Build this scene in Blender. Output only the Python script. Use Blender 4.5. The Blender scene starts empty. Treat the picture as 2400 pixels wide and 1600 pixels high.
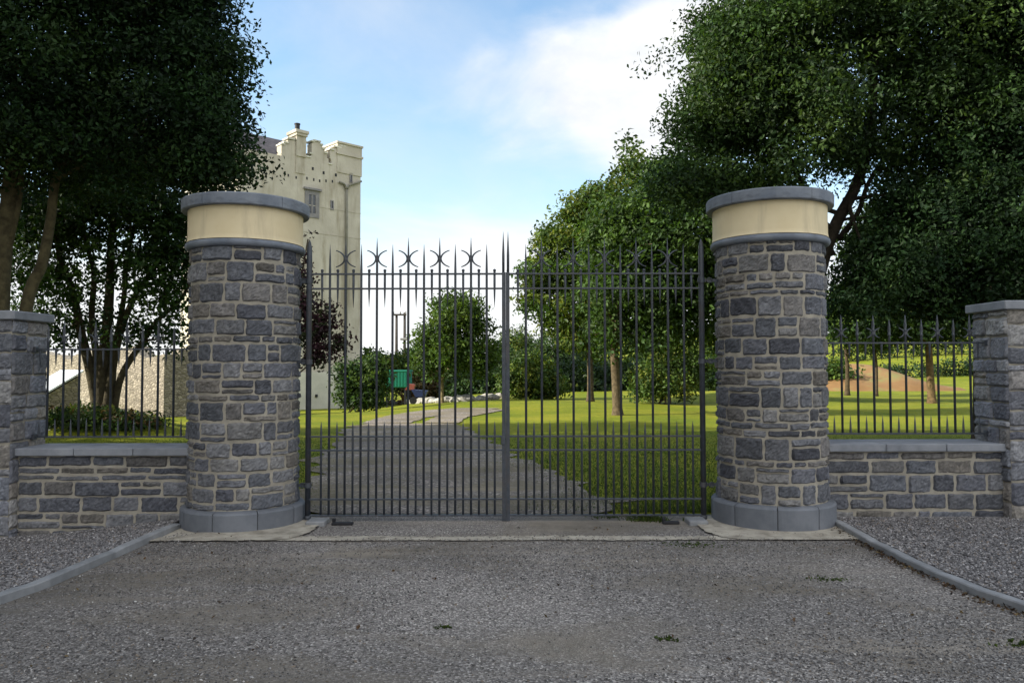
import bpy, bmesh, math, random
import numpy as np
from mathutils import Vector, Matrix, Euler

rng = np.random.default_rng(11)
random.seed(11)
sc = bpy.context.scene
COL = sc.collection
PI = math.pi

# ------------------------------------------------------------------ camera
F = 1785.0
CAM = Vector((0, 0, 1.5))
PITCH = math.atan(60 / F)
camd = bpy.data.cameras.new('camera')
cam = bpy.data.objects.new('camera', camd)
COL.objects.link(cam)
cam.location = CAM
cam.rotation_euler = (PI / 2 + PITCH, 0, 0)
RM = Euler((PI / 2 + PITCH, 0, 0)).to_matrix() @ Matrix.Rotation(math.radians(-0.10), 3, 'Z')
cam.rotation_euler = RM.to_euler()
camd.sensor_width = 36
camd.lens = 36 * F / 2400
camd.clip_end = 3000
camd.clip_start = 0.05
sc.camera = cam


def ray(px, py):
    return RM @ Vector(((px - 1200) / F, -(py - 800) / F, -1))


def P(px, py, Y):
    d = ray(px, py)
    return CAM + d * (Y / d.y)


# ------------------------------------------------------------------ terrain height
def sstep(a, b, x):
    t = np.clip((np.asarray(x, float) - a) / (b - a), 0, 1)
    return t * t * (3 - 2 * t)


def gz(x, y):
    x = np.asarray(x, float); y = np.asarray(y, float)
    z = np.zeros(np.broadcast(x, y).shape)
    # forecourt drops gently to the left
    z = z - 0.17 * sstep(2.9, 4.9, -x) * (1 - sstep(7.4, 9.0, y))
    # lawn falls away towards the tower
    z = z - 1.0 * sstep(24, 42, y) * sstep(1.0, 9.0, -x)
    # mound under the many stemmed tree
    z = z + 0.50 * np.exp(-(((x + 9.15) / 1.7) ** 2 + ((y - 17.0) / 1.5) ** 2))
    # small swells in the lawn
    z = z + 0.10 * np.sin(x * .31 + 1) * np.sin(y * .27) * sstep(22, 30, y)
    z = z + 0.35 * np.exp(-(((x - 10.5) / 3.5) ** 2 + ((y - 35) / 5.0) ** 2))
    # fields rising on the right
    z = z + 7.0 * sstep(50, 150, y) * sstep(14, 60, x)
    z = z + 9.0 * sstep(120, 400, y)
    return z


def G(px, py, off=0.0):
    d = ray(px, py)
    z = 0.0
    for _ in range(30):
        t = (z + off - CAM.z) / d.z
        p = CAM + d * t
        z = 0.5 * z + 0.5 * float(gz(p.x, p.y))
    return Vector((p.x, p.y, z + off))


# ------------------------------------------------------------------ mesh builder
class MB:
    def __init__(s):
        s.V = []; s.F = []; s.C = []; s.n = 0

    def add(s, v, f, col=(1, 1, 1)):
        v = np.asarray(v, float).reshape(-1, 3)
        s.V.append(v)
        if isinstance(f, np.ndarray):
            s.F.append(f + s.n)
        else:
            by = {}
            for q in f:
                by.setdefault(len(q), []).append(q)
            for k, l in by.items():
                s.F.append(np.asarray(l) + s.n)
        c = np.asarray(col, float)
        if c.ndim == 1:
            c = np.tile(c, (len(v), 1))
        s.C.append(c)
        s.n += len(v)
        return s

    def box(s, p0, p1, col=(1, 1, 1), bev=0.0, M=None):
        p0 = Vector(p0); p1 = Vector(p1)
        bm = bmesh.new()
        bmesh.ops.create_cube(bm, size=1)
        c = (p0 + p1) / 2; d = p1 - p0
        for v in bm.verts:
            v.co = Vector((v.co.x * d.x, v.co.y * d.y, v.co.z * d.z)) + c
        if bev:
            bmesh.ops.bevel(bm, geom=bm.edges[:] + bm.verts[:], offset=bev, segments=1, affect='EDGES')
        bm.verts.index_update()
        vs = [(M @ v.co if M else v.co)[:] for v in bm.verts]
        fs = [[v.index for v in f.verts] for f in bm.faces]
        bm.free()
        return s.add(vs, fs, col)

    def tube(s, pts, rad, n=8, col=(1, 1, 1), caps=True, ph=0.0):
        pts = [Vector(p) for p in pts]
        if not hasattr(rad, '__len__'):
            rad = [rad] * len(pts)
        up = None; vs = []
        for i, p in enumerate(pts):
            t = (pts[min(i + 1, len(pts) - 1)] - pts[max(i - 1, 0)])
            if t.length < 1e-9: t = Vector((0, 0, 1))
            t.normalize()
            if up is None:
                up = t.orthogonal().normalized()
                if abs(t.z) > .99: up = Vector((1, 0, 0))
            up = (up - t * up.dot(t)).normalized()
            w = t.cross(up)
            for k in range(n):
                a = 2 * PI * k / n + ph
                vs.append((p + (up * math.cos(a) + w * math.sin(a)) * rad[i])[:])
        fs = []
        for i in range(len(pts) - 1):
            for k in range(n):
                a = i * n + k; b = i * n + (k + 1) % n
                fs.append((a, b, b + n, a + n))
        if caps:
            fs.append(tuple(range(n))[::-1])
            fs.append(tuple((len(pts) - 1) * n + k for k in range(n)))
        return s.add(vs, fs, col)

    def lathe(s, prof, c, n=64, col=(1, 1, 1), top=True, bot=True):
        vs = []; fs = []
        for (r, z) in prof:
            for k in range(n):
                a = 2 * PI * k / n
                vs.append((c[0] + r * math.cos(a), c[1] + r * math.sin(a), c[2] + z))
        for i in range(len(prof) - 1):
            for k in range(n):
                a = i * n + k; b = i * n + (k + 1) % n
                fs.append((a, b, b + n, a + n))
        if bot: fs.append(tuple(range(n))[::-1])
        if top: fs.append(tuple((len(prof) - 1) * n + k for k in range(n)))
        return s.add(vs, fs, col)

    def prism(s, poly, ext, col=(1, 1, 1)):
        """poly: list of 3D points, extruded by the vector ext."""
        poly = [Vector(p) for p in poly]; n = len(poly); ext = Vector(ext)
        vs = [p[:] for p in poly] + [(p + ext)[:] for p in poly]
        fs = [tuple(range(n))[::-1], tuple(range(n, 2 * n))]
        for i in range(n):
            j = (i + 1) % n
            fs.append((i, j, j + n, i + n))
        return s.add(vs, fs, col)

    def build(s, name, mat, parent=None, origin=None, smooth=False, fix=False):
        V = np.concatenate(s.V)
        if origin is None:
            if parent is not None:
                origin = wloc(parent)
            else:
                lo = V.min(0); hi = V.max(0)
                origin = Vector(((lo[0] + hi[0]) / 2, (lo[1] + hi[1]) / 2, lo[2]))
        origin = Vector(origin)
        V = V - np.array(origin[:])
        me = bpy.data.meshes.new(name)
        me.vertices.add(len(V))
        me.vertices.foreach_set('co', V.ravel())
        loops = np.concatenate([f.ravel() for f in s.F]).astype(np.int32)
        sizes = np.concatenate([np.full(len(f), f.shape[1]) for f in s.F])
        starts = np.concatenate([[0], np.cumsum(sizes)[:-1]]).astype(np.int32)
        me.loops.add(len(loops)); me.loops.foreach_set('vertex_index', loops)
        me.polygons.add(len(sizes)); me.polygons.foreach_set('loop_start', starts)
        me.polygons.foreach_set('use_smooth', np.full(len(sizes), smooth))
        at = me.attributes.new('Col', 'FLOAT_COLOR', 'POINT')
        C = np.concatenate(s.C); C4 = np.ones((len(C), 4), np.float32); C4[:, :3] = C
        at.data.foreach_set('color', C4.ravel())
        me.update(calc_edges=True)
        me.validate()
        if fix:
            bm = bmesh.new(); bm.from_mesh(me)
            bmesh.ops.recalc_face_normals(bm, faces=bm.faces)
            bm.to_mesh(me); bm.free()
        me.materials.append(mat)
        return link(name, me, parent, origin)


WL = {}


def wloc(o):
    return WL[o.name]


def link(name, data, parent=None, loc=(0, 0, 0)):
    o = bpy.data.objects.new(name, data)
    COL.objects.link(o)
    loc = Vector(loc)
    WL[o.name] = loc
    if parent is not None:
        o.parent = parent
        o.location = loc - wloc(parent)
    else:
        o.location = loc
    return o


def tag(o, label=None, cat=None, group=None, kind=None):
    if label: o['label'] = label
    if cat: o['category'] = cat
    if group: o['group'] = group
    if kind: o['kind'] = kind
    return o


def thing(name, label, cat, loc, group=None):
    o = link(name, None, None, loc)
    o.empty_display_size = .2
    return tag(o, label, cat, group)


# ------------------------------------------------------------------ materials
def newmat(name):
    m = bpy.data.materials.new(name); m.use_nodes = True
    nt = m.node_tree; nt.nodes.clear()
    out = nt.nodes.new('ShaderNodeOutputMaterial')
    b = nt.nodes.new('ShaderNodeBsdfPrincipled')
    nt.links.new(b.outputs[0], out.inputs[0])
    return m, nt, b, out


def N(nt, t, **k):
    n = nt.nodes.new(t)
    for a, v in k.items(): setattr(n, a, v)
    return n


def L(nt, a, b): nt.links.new(a, b)


def ramp(nt, fac, stops, interp='LINEAR'):
    r = N(nt, 'ShaderNodeValToRGB'); r.color_ramp.interpolation = interp
    e = r.color_ramp.elements
    while len(e) < len(stops): e.new(.5)
    for q, (p, c) in zip(e, stops):
        q.position = p; q.color = (*c, 1) if len(c) == 3 else c
    L(nt, fac, r.inputs[0])
    return r.outputs[0]


def noise(nt, vec, scale, detail=5, rough=.55, dist=0.0):
    n = N(nt, 'ShaderNodeTexNoise'); n.inputs['Scale'].default_value = scale
    n.inputs['Detail'].default_value = detail; n.inputs['Roughness'].default_value = rough
    n.inputs['Distortion'].default_value = dist
    L(nt, vec, n.inputs['Vector'])
    return n.outputs['Fac']


def mixc(nt, fac, a, b, mode='MIX'):
    m = N(nt, 'ShaderNodeMix', data_type='RGBA', blend_type=mode)
    for sock, v in ((m.inputs[0], fac), (m.inputs[6], a), (m.inputs[7], b)):
        if hasattr(v, 'is_linked'): L(nt, v, sock)
        elif hasattr(v, '__len__'): sock.default_value = (*v, 1)
        else: sock.default_value = v
    return m.outputs[2]


def math_(nt, op, a, b=None, clamp=False):
    m = N(nt, 'ShaderNodeMath', operation=op); m.use_clamp = clamp
    for sock, v in ((m.inputs[0], a), (m.inputs[1], b)):
        if v is None: continue
        if hasattr(v, 'is_linked'): L(nt, v, sock)
        else: sock.default_value = v
    return m.outputs[0]


def bump(nt, b, h, strength=.3, dist=.01):
    n = N(nt, 'ShaderNodeBump'); n.inputs['Strength'].default_value = strength
    n.inputs['Distance'].default_value = dist
    L(nt, h, n.inputs['Height']); L(nt, n.outputs[0], b.inputs['Normal'])


def pmat(name, c1, c2, scale=6, rough=.8, bs=40, bst=.3, bd=.01, attr=False, spec=.3, metal=0, contrast=(.35, .65), stain=None):
    m, nt, b, out = newmat(name)
    tc = N(nt, 'ShaderNodeTexCoord'); v = tc.outputs['Object']
    n1 = noise(nt, v, scale, 8, .6)
    c = ramp(nt, n1, [(contrast[0], c1), (contrast[1], c2)])
    if stain:
        mp = N(nt, 'ShaderNodeMapping'); mp.inputs['Scale'].default_value = stain[2]
        L(nt, v, mp.inputs[0])
        n3 = noise(nt, mp.outputs[0], stain[1], 6, .65)
        c = mixc(nt, ramp(nt, n3, [(.5, (0, 0, 0)), (.72, (1, 1, 1))]), c, stain[0])
    if attr:
        a = N(nt, 'ShaderNodeAttribute', attribute_name='Col')
        c = mixc(nt, 1.0, c, a.outputs['Color'], 'MULTIPLY')
    L(nt, c, b.inputs['Base Color'])
    b.inputs['Roughness'].default_value = rough
    b.inputs['Specular IOR Level'].default_value = spec
    b.inputs['Metallic'].default_value = metal
    n2 = noise(nt, v, bs, 8, .65)
    bump(nt, b, n2, bst, bd)
    return m


def foliage(name, tint=(1, 1, 1), trans=.35, rough=.55, spec=.2):
    m, nt, b, out = newmat(name)
    a = N(nt, 'ShaderNodeAttribute', attribute_name='Col')
    c = mixc(nt, 1.0, a.outputs['Color'], tint, 'MULTIPLY')
    L(nt, c, b.inputs['Base Color'])
    b.inputs['Roughness'].default_value = rough
    b.inputs['Specular IOR Level'].default_value = spec
    t = N(nt, 'ShaderNodeBsdfTranslucent')
    c2 = mixc(nt, 1.0, c, (1.25, 1.25, .55), 'MULTIPLY')
    L(nt, c2, t.inputs[0])
    mx = N(nt, 'ShaderNodeMixShader'); mx.inputs[0].default_value = trans
    L(nt, b.outputs[0], mx.inputs[1]); L(nt, t.outputs[0], mx.inputs[2])
    L(nt, mx.outputs[0], out.inputs[0])
    return m


M = {}
M['stone'] = pmat('rubble stone', (.80, .80, .82), (1.42, 1.39, 1.34), 14, .85, 55, .9, .012, attr=True, contrast=(.3, .7))
M['mortar'] = pmat('lime mortar', (.27, .245, .20), (.38, .345, .28), 9, .95, 120, .5, .004)
M['limestone'] = pmat('cut limestone', (.135, .155, .19), (.205, .225, .255), 5, .75, 90, .25, .004, stain=((.10, .11, .13), 5, (1, 1, 3)))
M['plinth'] = pmat('plinth stone', (.115, .125, .14), (.165, .175, .19), 5, .8, 120, .3, .003, attr=True)
M['coping'] = pmat('coping stone', (.17, .18, .20), (.27, .28, .30), 4, .8, 90, .3, .004, attr=True)
M['cream'] = pmat('cream render', (.64, .53, .33), (.70, .595, .39), 2.5, .9, 160, .12, .003, stain=((.50, .42, .28), 5.0, (1, 1, .16)))
M['iron'] = pmat('painted iron', (.030, .036, .046), (.052, .060, .074), 20, .45, 140, .2, .002, spec=.5, stain=((.058, .052, .050), 9, (1, 1, .5)))
M['concrete'] = pmat('pale concrete', (.30, .27, .22), (.45, .41, .335), 7, .95, 60, .7, .01, stain=((.15, .13, .10), 5, (1, 1, 1)))
M['kerb'] = pmat('kerb concrete', (.175, .18, .185), (.26, .265, .27), 6, .9, 90, .4, .004, attr=True)
M['bark'] = pmat('bark', (.045, .036, .024), (.12, .10, .07), 7, .95, 22, .9, .03, attr=True)
M['tower'] = pmat('tower render', (.42, .385, .315), (.52, .485, .405), .8, .95, 6, .3, .05, stain=((.27, .235, .165), 1.3, (1, 1, .16)))
M['whitewash'] = pmat('whitewash', (.50, .49, .42), (.62, .60, .52), 1.1, .95, 8, .3, .03)
M['slate'] = pmat('roof slate', (.055, .05, .055), (.10, .09, .095), 3, .8, 10, .5, .03)
M['dark'] = pmat('dark opening', (.012, .013, .016), (.02, .02, .024), 3, .6)
M['pane'] = pmat('window pane', (.02, .025, .035), (.03, .035, .045), 3, .12, spec=.6)
M['frame'] = pmat('window surround', (.17, .165, .17), (.25, .24, .24), 3, .85)
M['pipe'] = pmat('drain pipe paint', (.16, .155, .12), (.22, .21, .17), 3, .7)
M['whiteroof'] = pmat('white sheet roof', (.62, .66, .70), (.75, .78, .80), 1.2, .4)
M['green'] = pmat('green painted metal', (.01, .16, .10), (.015, .20, .13), 2, .5)
M['blue'] = pmat('blue painted metal', (.015, .025, .08), (.02, .035, .11), 2, .5)
M['red'] = pmat('red painted metal', (.18, .05, .04), (.25, .07, .05), 2, .5)
M['wood'] = pmat('pale wood', (.45, .38, .25), (.55, .47, .32), 5, .8)
M['pole'] = pmat('dark pole wood', (.035, .03, .026), (.06, .05, .045), 3, .9)
M['leaf'] = foliage('broad leaves')
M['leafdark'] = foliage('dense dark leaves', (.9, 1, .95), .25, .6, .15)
M['hedge'] = foliage('hedge leaves', (1, 1, 1), .25)
M['purple'] = foliage('purple leaves', (1, 1, 1), .2)
M['blade'] = foliage('grass blades', (1, 1, 1), .35, .6, .2)
M['chip'] = pmat('stone chips', (.8, .8, .8), (1.2, 1.2, 1.2), 30, .85, 60, .3, .004, attr=True)
M['sand'] = pmat('bare sandy bank', (.16, .088, .032), (.23, .13, .05), .5, .95, 2, .6, .1, stain=((.14, .16, .05), .5, (1, 1, 1)))


def rubble_far(name, c1, c2, sc_):
    m, nt, b, out = newmat(name)
    v = N(nt, 'ShaderNodeTexCoord').outputs['Object']
    mp = N(nt, 'ShaderNodeMapping'); mp.inputs['Scale'].default_value = (1, 1, 2.0); L(nt, v, mp.inputs[0])
    vo = N(nt, 'ShaderNodeTexVoronoi'); vo.inputs['Scale'].default_value = sc_; L(nt, mp.outputs[0], vo.inputs[0])
    ve = N(nt, 'ShaderNodeTexVoronoi', feature='DISTANCE_TO_EDGE'); ve.inputs['Scale'].default_value = sc_; L(nt, mp.outputs[0], ve.inputs[0])
    sp = N(nt, 'ShaderNodeSeparateColor'); L(nt, vo.outputs['Color'], sp.inputs[0])
    c = ramp(nt, sp.outputs[0], [(0, c1), (1, c2)])
    c = mixc(nt, ramp(nt, ve.outputs[0], [(.02, (0, 0, 0)), (.07, (1, 1, 1))]), tuple(x * .55 for x in c1), c)
    n_ = noise(nt, v, 9, 6, .6)
    c = mixc(nt, .6, c, ramp(nt, n_, [(.3, (.6, .6, .6)), (.7, (1.2, 1.2, 1.2))]), 'MULTIPLY')
    L(nt, c, b.inputs['Base Color']); b.inputs['Roughness'].default_value = .95
    bump(nt, b, ve.outputs[0], .8, .05)
    return m


M['farstone'] = rubble_far('old rubble wall', (.19, .165, .125), (.36, .315, .245), 6.5)


def gravel_mat(name, dark, light, brown, bfac, scale=92, tracks=True):
    m, nt, b, out = newmat(name)
    v = N(nt, 'ShaderNodeTexCoord').outputs['Object']
    vo = N(nt, 'ShaderNodeTexVoronoi'); vo.inputs['Scale'].default_value = scale; L(nt, v, vo.inputs[0])
    sp = N(nt, 'ShaderNodeSeparateColor'); L(nt, vo.outputs['Color'], sp.inputs[0])
    chips = ramp(nt, sp.outputs[0], [(0, dark), (.55, tuple((a + c) / 2 for a, c in zip(dark, light))), (.9, light), (1, tuple(x * 1.7 for x in light))])
    fine = noise(nt, v, 190, 3, .7)
    chips = mixc(nt, .7, chips, ramp(nt, fine, [(.3, (.55, .55, .55)), (.7, (1.3, 1.3, 1.3))]), 'MULTIPLY')
    dirt = ramp(nt, noise(nt, v, 9, 8, .7), [(.3, tuple(x * .7 for x in brown)), (.7, tuple(x * 1.2 for x in brown))])
    dirt = mixc(nt, .6, dirt, ramp(nt, fine, [(.3, (.6, .6, .6)), (.7, (1.35, 1.35, 1.3))]), 'MULTIPLY')
    mp = N(nt, 'ShaderNodeMapping'); mp.inputs['Scale'].default_value = (.45, 1.1, 1); L(nt, v, mp.inputs[0])
    patch = noise(nt, mp.outputs[0], 1.0, 7, .62, .6)
    pf = ramp(nt, patch, [(.56 - bfac, (0, 0, 0)), (.70 - bfac, (1, 1, 1))])
    c = mixc(nt, pf, chips, dirt)
    if tracks:
        brown = tuple(x * 1.08 for x in brown)
        mp2 = N(nt, 'ShaderNodeMapping'); mp2.inputs['Scale'].default_value = (.12, 1.5, 1)
        mp2.inputs['Rotation'].default_value = (0, 0, .12); L(nt, v, mp2.inputs[0])
        tr = noise(nt, mp2.outputs[0], 1.1, 5, .6, .4)
        c = mixc(nt, ramp(nt, tr, [(.56, (0, 0, 0)), (.68, (.6, .6, .6))]), c, tuple(x * 1.35 for x in brown))
        mp3 = N(nt, 'ShaderNodeMapping'); mp3.inputs['Scale'].default_value = (.30, .30, 1); mp3.inputs['Location'].default_value = (3.1, 7.7, 0); L(nt, v, mp3.inputs[0])
        big = noise(nt, mp3.outputs[0], 1.6, 4, .5, .5)
        c = mixc(nt, 1.0, c, ramp(nt, big, [(.3, (.68, .68, .68)), (.7, (1.3, 1.28, 1.26))]), 'MULTIPLY')
    L(nt, c, b.inputs['Base Color'])
    b.inputs['Roughness'].default_value = .9; b.inputs['Specular IOR Level'].default_value = .2
    h = math_(nt, 'ADD', vo.outputs['Distance'], math_(nt, 'MULTIPLY', fine, .5))
    bump(nt, b, h, .9, .012)
    return m


M['gravel'] = gravel_mat('forecourt gravel', (.098, .088, .081), (.35, .325, .30), (.215, .19, .158), .07)
M['bedgravel'] = gravel_mat('bed gravel', (.075, .072, .074), (.36, .345, .34), (.18, .155, .125), -.12, tracks=False)
M['drive'] = gravel_mat('driveway gravel', (.09, .082, .075), (.29, .255, .225), (.175, .15, .105), .12, 40)


def lawn_mat():
    m, nt, b, out = newmat('lawn grass')
    v = N(nt, 'ShaderNodeTexCoord').outputs['Object']
    n1 = noise(nt, v, .35, 6, .6)
    n2 = noise(nt, v, 9, 6, .7)
    mp = N(nt, 'ShaderNodeMapping'); mp.inputs['Scale'].default_value = (60, 25, 1); L(nt, v, mp.inputs[0])
    n3 = noise(nt, mp.outputs[0], 1, 4, .7)
    c = ramp(nt, n1, [(.30, (.095, .135, .008)), (.5, (.165, .19, .012)), (.7, (.24, .235, .022))])
    c = mixc(nt, .8, c, ramp(nt, n2, [(.3, (.6, .65, .6)), (.7, (1.3, 1.25, 1.2))]), 'MULTIPLY')
    c = mixc(nt, .7, c, ramp(nt, n3, [(.3, (.6, .6, .6)), (.7, (1.35, 1.3, 1.2))]), 'MULTIPLY')
    L(nt, c, b.inputs['Base Color']); b.inputs['Roughness'].default_value = .9
    b.inputs['Specular IOR Level'].default_value = .15
    bump(nt, b, math_(nt, 'ADD', n3, n2), .8, .04)
    return m


M['lawn'] = lawn_mat()

# ------------------------------------------------------------------ ground
def axis(lo, hi, fine_lo, fine_hi, step, far):
    a = list(np.arange(fine_lo, fine_hi + 1e-6, step))
    x = fine_hi; s = step
    while x < hi:
        s *= far; x += s; a.append(min(x, hi))
    x = fine_lo; s = step; b = []
    while x > lo:
        s *= far; x -= s; b.append(max(x, lo))
    return np.array(b[::-1] + a)


def sheet(xs, ys, zf, mask=None):
    X, Y = np.meshgrid(xs, ys)
    Z = zf(X, Y)
    V = np.stack([X, Y, Z], -1).reshape(-1, 3)
    nx = len(xs); ny = len(ys)
    i = np.arange(ny - 1)[:, None] * nx + np.arange(nx - 1)[None, :]
    f = np.stack([i, i + 1, i + 1 + nx, i + nx], -1).reshape(-1, 4)
    if mask is not None:
        cx = (X[:-1, :-1] + X[1:, 1:]) / 2; cy = (Y[:-1, :-1] + Y[1:, 1:]) / 2
        f = f[mask(cx, cy).ravel()]
    mb = MB(); mb.add(V, f)
    return mb


xs = axis(-900, 900, -16, 20, .5, 1.22)
ys = axis(-120, 1500, 6, 60, .5, 1.2)
tag(sheet(xs, ys, lambda x, y: gz(x, y) - .12 * (1 - sstep(7.3, 7.9, y)) * (y < 8)).build('lawn', M['lawn'], origin=(0, 0, 0)), kind='structure')
tag(sheet(np.arange(-26, 26.1, .5), np.arange(-24, 7.81, .3), lambda x, y: gz(x, y)).build('gravel_forecourt', M['gravel'], origin=(0, 0, 0)), kind='structure')


def strip(rows, off, nsub=10, jag=.05, rs=np.random.default_rng(3), dens=6):
    """rows: list of (left px, right px, py)."""
    R = []
    pts = [(G(l, y), G(r, y)) for (l, r, y) in rows]
    seq = []
    for i in range(len(pts) - 1):
        for k in range(dens):
            t = k / dens
            seq.append((pts[i][0].lerp(pts[i + 1][0], t), pts[i][1].lerp(pts[i + 1][1], t)))
    seq.append(pts[-1])
    V = []
    for a, b in seq:
        a = a.copy(); b = b.copy()
        a.x += rs.normal(0, jag); b.x += rs.normal(0, jag)
        for k in range(nsub + 1):
            p = a.lerp(b, k / nsub)
            V.append((p.x, p.y, float(gz(p.x, p.y)) + off))
    n = nsub + 1; f = []
    for i in range(len(seq) - 1):
        for k in range(nsub):
            a = i * n + k
            f.append((a, a + 1, a + 1 + n, a + n))
    return MB().add(V, f)


drv = strip([(690, 1470, 1206), (700, 1400, 1160), (720, 1320, 1120), (745, 1230, 1080), (775, 1170, 1045), (810, 1110, 1015), (845, 1075, 993)], .014, jag=.13)
tag(drv.build('driveway', M['drive'], origin=(0, 0, 0)), kind='structure')
d2 = strip([(845, 960, 992.5), (885, 995, 980), (930, 1050, 971), (985, 1120, 963), (1060, 1175, 957)], .018, jag=.03)
tag(d2.build('driveway_branch', M['drive'], origin=(0, 0, 0)), kind='structure')
d3 = strip([(985, 1075, 992.5), (1020, 1095, 978), (1050, 1150, 968), (1100, 1190, 960)], .022, jag=.03)
tag(d3.build('driveway_fork', M['drive'], origin=(0, 0, 0)), kind='structure')

# concrete threshold and pads under the gate pillars
PLX, PRX, PY = -2.625, 2.545, 7.5


def blob_poly(cx, cy, rx, ry, n, js, rs, z):
    v = []
    for k in range(n):
        a = 2 * PI * k / n
        q = 1 + rs.normal(0, js)
        v.append((cx + rx * q * math.cos(a), cy + ry * q * math.sin(a), z))
    return v


rs = np.random.default_rng(5)
mb = MB()
n = 420
for i in range(n):
    x0 = -3.35 + i * 6.7 / n; x1 = -3.35 + (i + 1) * 6.7 / n
    if i == 0: wa = (6.60, 6.82)
    wb = (6.625 + rs.normal(0, .008) + .01 * math.sin(x1 * 5), 6.785 + rs.normal(0, .012) + .015 * math.sin(x1 * 3.1))
    z0 = float(gz(x0, 6.7)) + .010; z1 = float(gz(x1, 6.7)) + .010
    mb.add([(x0, wa[0], z0), (x1, wb[0], z1), (x1, wb[1], z1), (x0, wa[1], z0)], [(0, 1, 2, 3)])
    wa = wb
tag(mb.build('concrete_threshold', M['concrete'], origin=(0, 0, 0)), kind='structure')


def pad(cx, sgn, name):
    vs = []
    pts = [(cx - sgn * .85, 6.63), (cx, 6.60), (cx + sgn * .55, 6.62), (cx + sgn * .70, 6.70), (cx + sgn * .80, 6.95), (cx + sgn * .80, 7.2), (cx + sgn * .78, 7.5), (cx + sgn * .7, 7.62),
           (cx, 7.75), (cx - sgn * .62, 7.3)]
    out = []
    for i in range(len(pts)):
        a = pts[i]; b = pts[(i + 1) % len(pts)]
        for k in range(9):
            t = k / 9
            out.append((a[0] * (1 - t) + b[0] * t + rs.normal(0, .006), a[1] * (1 - t) + b[1] * t + rs.normal(0, .006)))
    m_ = MB()
    c = (cx + sgn * .1, 7.2)
    v = [(c[0], c[1], .016)] + [(x, y, float(gz(x, y)) * (abs(x) > 3) + .016) for x, y in out]
    f = [(0, 1 + i, 1 + (i + 1) % len(out)) if sgn > 0 else (0, 1 + (i + 1) % len(out), 1 + i) for i in range(len(out))]
    m_.add(v, f)
    return tag(m_.build(name, M['concrete'], origin=(0, 0, 0)), kind='structure')


pad(PLX, 1, 'concrete_pad')
pad(PRX, -1, 'concrete_pad')


# kerbs + raised gravel beds
def resample(pts, step):
    out = [pts[0]]
    for a, b in zip(pts[:-1], pts[1:]):
        n_ = max(1, int((b - a).length / step))
        for k in range(1, n_ + 1): out.append(a.lerp(b, k / n_))
    return out


def kerb(path, side, name, h=.056, w=.078):
    """path: ground points of the face towards the forecourt; side = +1 when the bed lies to +x of travel."""
    pts = resample(path, .12)
    m_ = MB(); rk = np.random.default_rng(9)
    back = []
    V = []
    for i, p in enumerate(pts):
        t = (pts[min(i + 1, len(pts) - 1)] - pts[max(i - 1, 0)]).normalized()
        nrm = Vector((t.y, -t.x, 0)).normalized() * side
        z = float(gz(p.x, p.y)); b = p + nrm * w
        back.append(Vector((b.x, b.y, z)))
        V.append((p, b, z, nrm))
    blk = 7
    for s0 in range(0, len(V) - 1, blk):
        seg = V[s0:s0 + blk + 1]
        if len(seg) < 2: break
        c = .85 + rk.random() * .3
        vs = []
        for j, (p, b, z, nr) in enumerate(seg):
            q = .007 if j in (0, len(seg) - 1) else 0
            e = nr * .008
            vs += [(p.x, p.y, z - .04), (p.x, p.y, z + h - .008 - q), (p.x + e.x, p.y + e.y, z + h - q), (b.x - e.x, b.y - e.y, z + h - q), (b.x, b.y, z + h - .01 - q), (b.x, b.y, z - .04)]
        fs = []
        for j in range(len(seg) - 1):
            for k in range(5):
                a = j * 6 + k
                fs.append((a, a + 6, a + 7, a + 1))
        fs.append((0, 1, 2, 3, 4, 5)); L_ = (len(seg) - 1) * 6
        fs.append(tuple(L_ + k for k in (5, 4, 3, 2, 1, 0)))
        m_.add(vs, fs, (c, c, c))
    tag(m_.build(name, M['kerb'], origin=(0, 0, 0), fix=True), kind='structure')
    return back


kl = [G(*p) for p in [(424, 1238), (345, 1273), (271, 1306), (118, 1373), (0, 1415)]]
kl += [kl[-1] + Vector((-.9, -.62, 0)), kl[-1] + Vector((-2.2, -2.2, 0)), kl[-1] + Vector((-3.2, -5.5, 0))]
kr = [G(*p) for p in [(1944, 1227), (2026, 1274), (2128, 1328), (2192, 1357), (2288, 1399), (2364, 1424), (2400, 1437)]]
kr += [kr[-1] + Vector((.9, -.5, 0)), kr[-1] + Vector((2.2, -2.0, 0)), kr[-1] + Vector((3.2, -5.5, 0))]
bl = kerb(kl, 1, 'kerb')
br = kerb(kr, -1, 'kerb')


def bed(back, sgn, name):
    m_ = MB(); V = []; nn = 24
    far = 14 * sgn
    for p in back:
        for k in range(nn + 1):
            t = (k / nn) ** 1.6
            x = p.x + (far - p.x) * t
            V.append((x, p.y, float(gz(x, p.y)) + .048))
    # rear part up to the wall
    f = []
    n_ = nn + 1
    for i in range(len(back) - 1):
        for k in range(nn):
            a = i * n_ + k
            f.append((a, a + 1, a + 1 + n_, a + n_))
    m_.add(V, f)
    p = back[0]; V = []; f = []
    for yy in (p.y, 7.1, 7.45):
        for k in range(nn + 1):
            t = (k / nn) ** 1.6
            x0 = p.x if yy < 7.2 else p.x
            x = x0 + (far - x0) * t
            V.append((x, yy, float(gz(x, yy)) + .048 + (.004 if yy > p.y else 0)))
    for i in range(2):
        for k in range(nn):
            a = i * n_ + k
            f.append((a, a + 1, a + 1 + n_, a + n_))
    m_.add(V, f)
    return tag(m_.build(name, M['bedgravel'], origin=(0, 0, 0)), kind='structure')


bed(bl, -1, 'gravel_bed')
bed(br, 1, 'gravel_bed')

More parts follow.
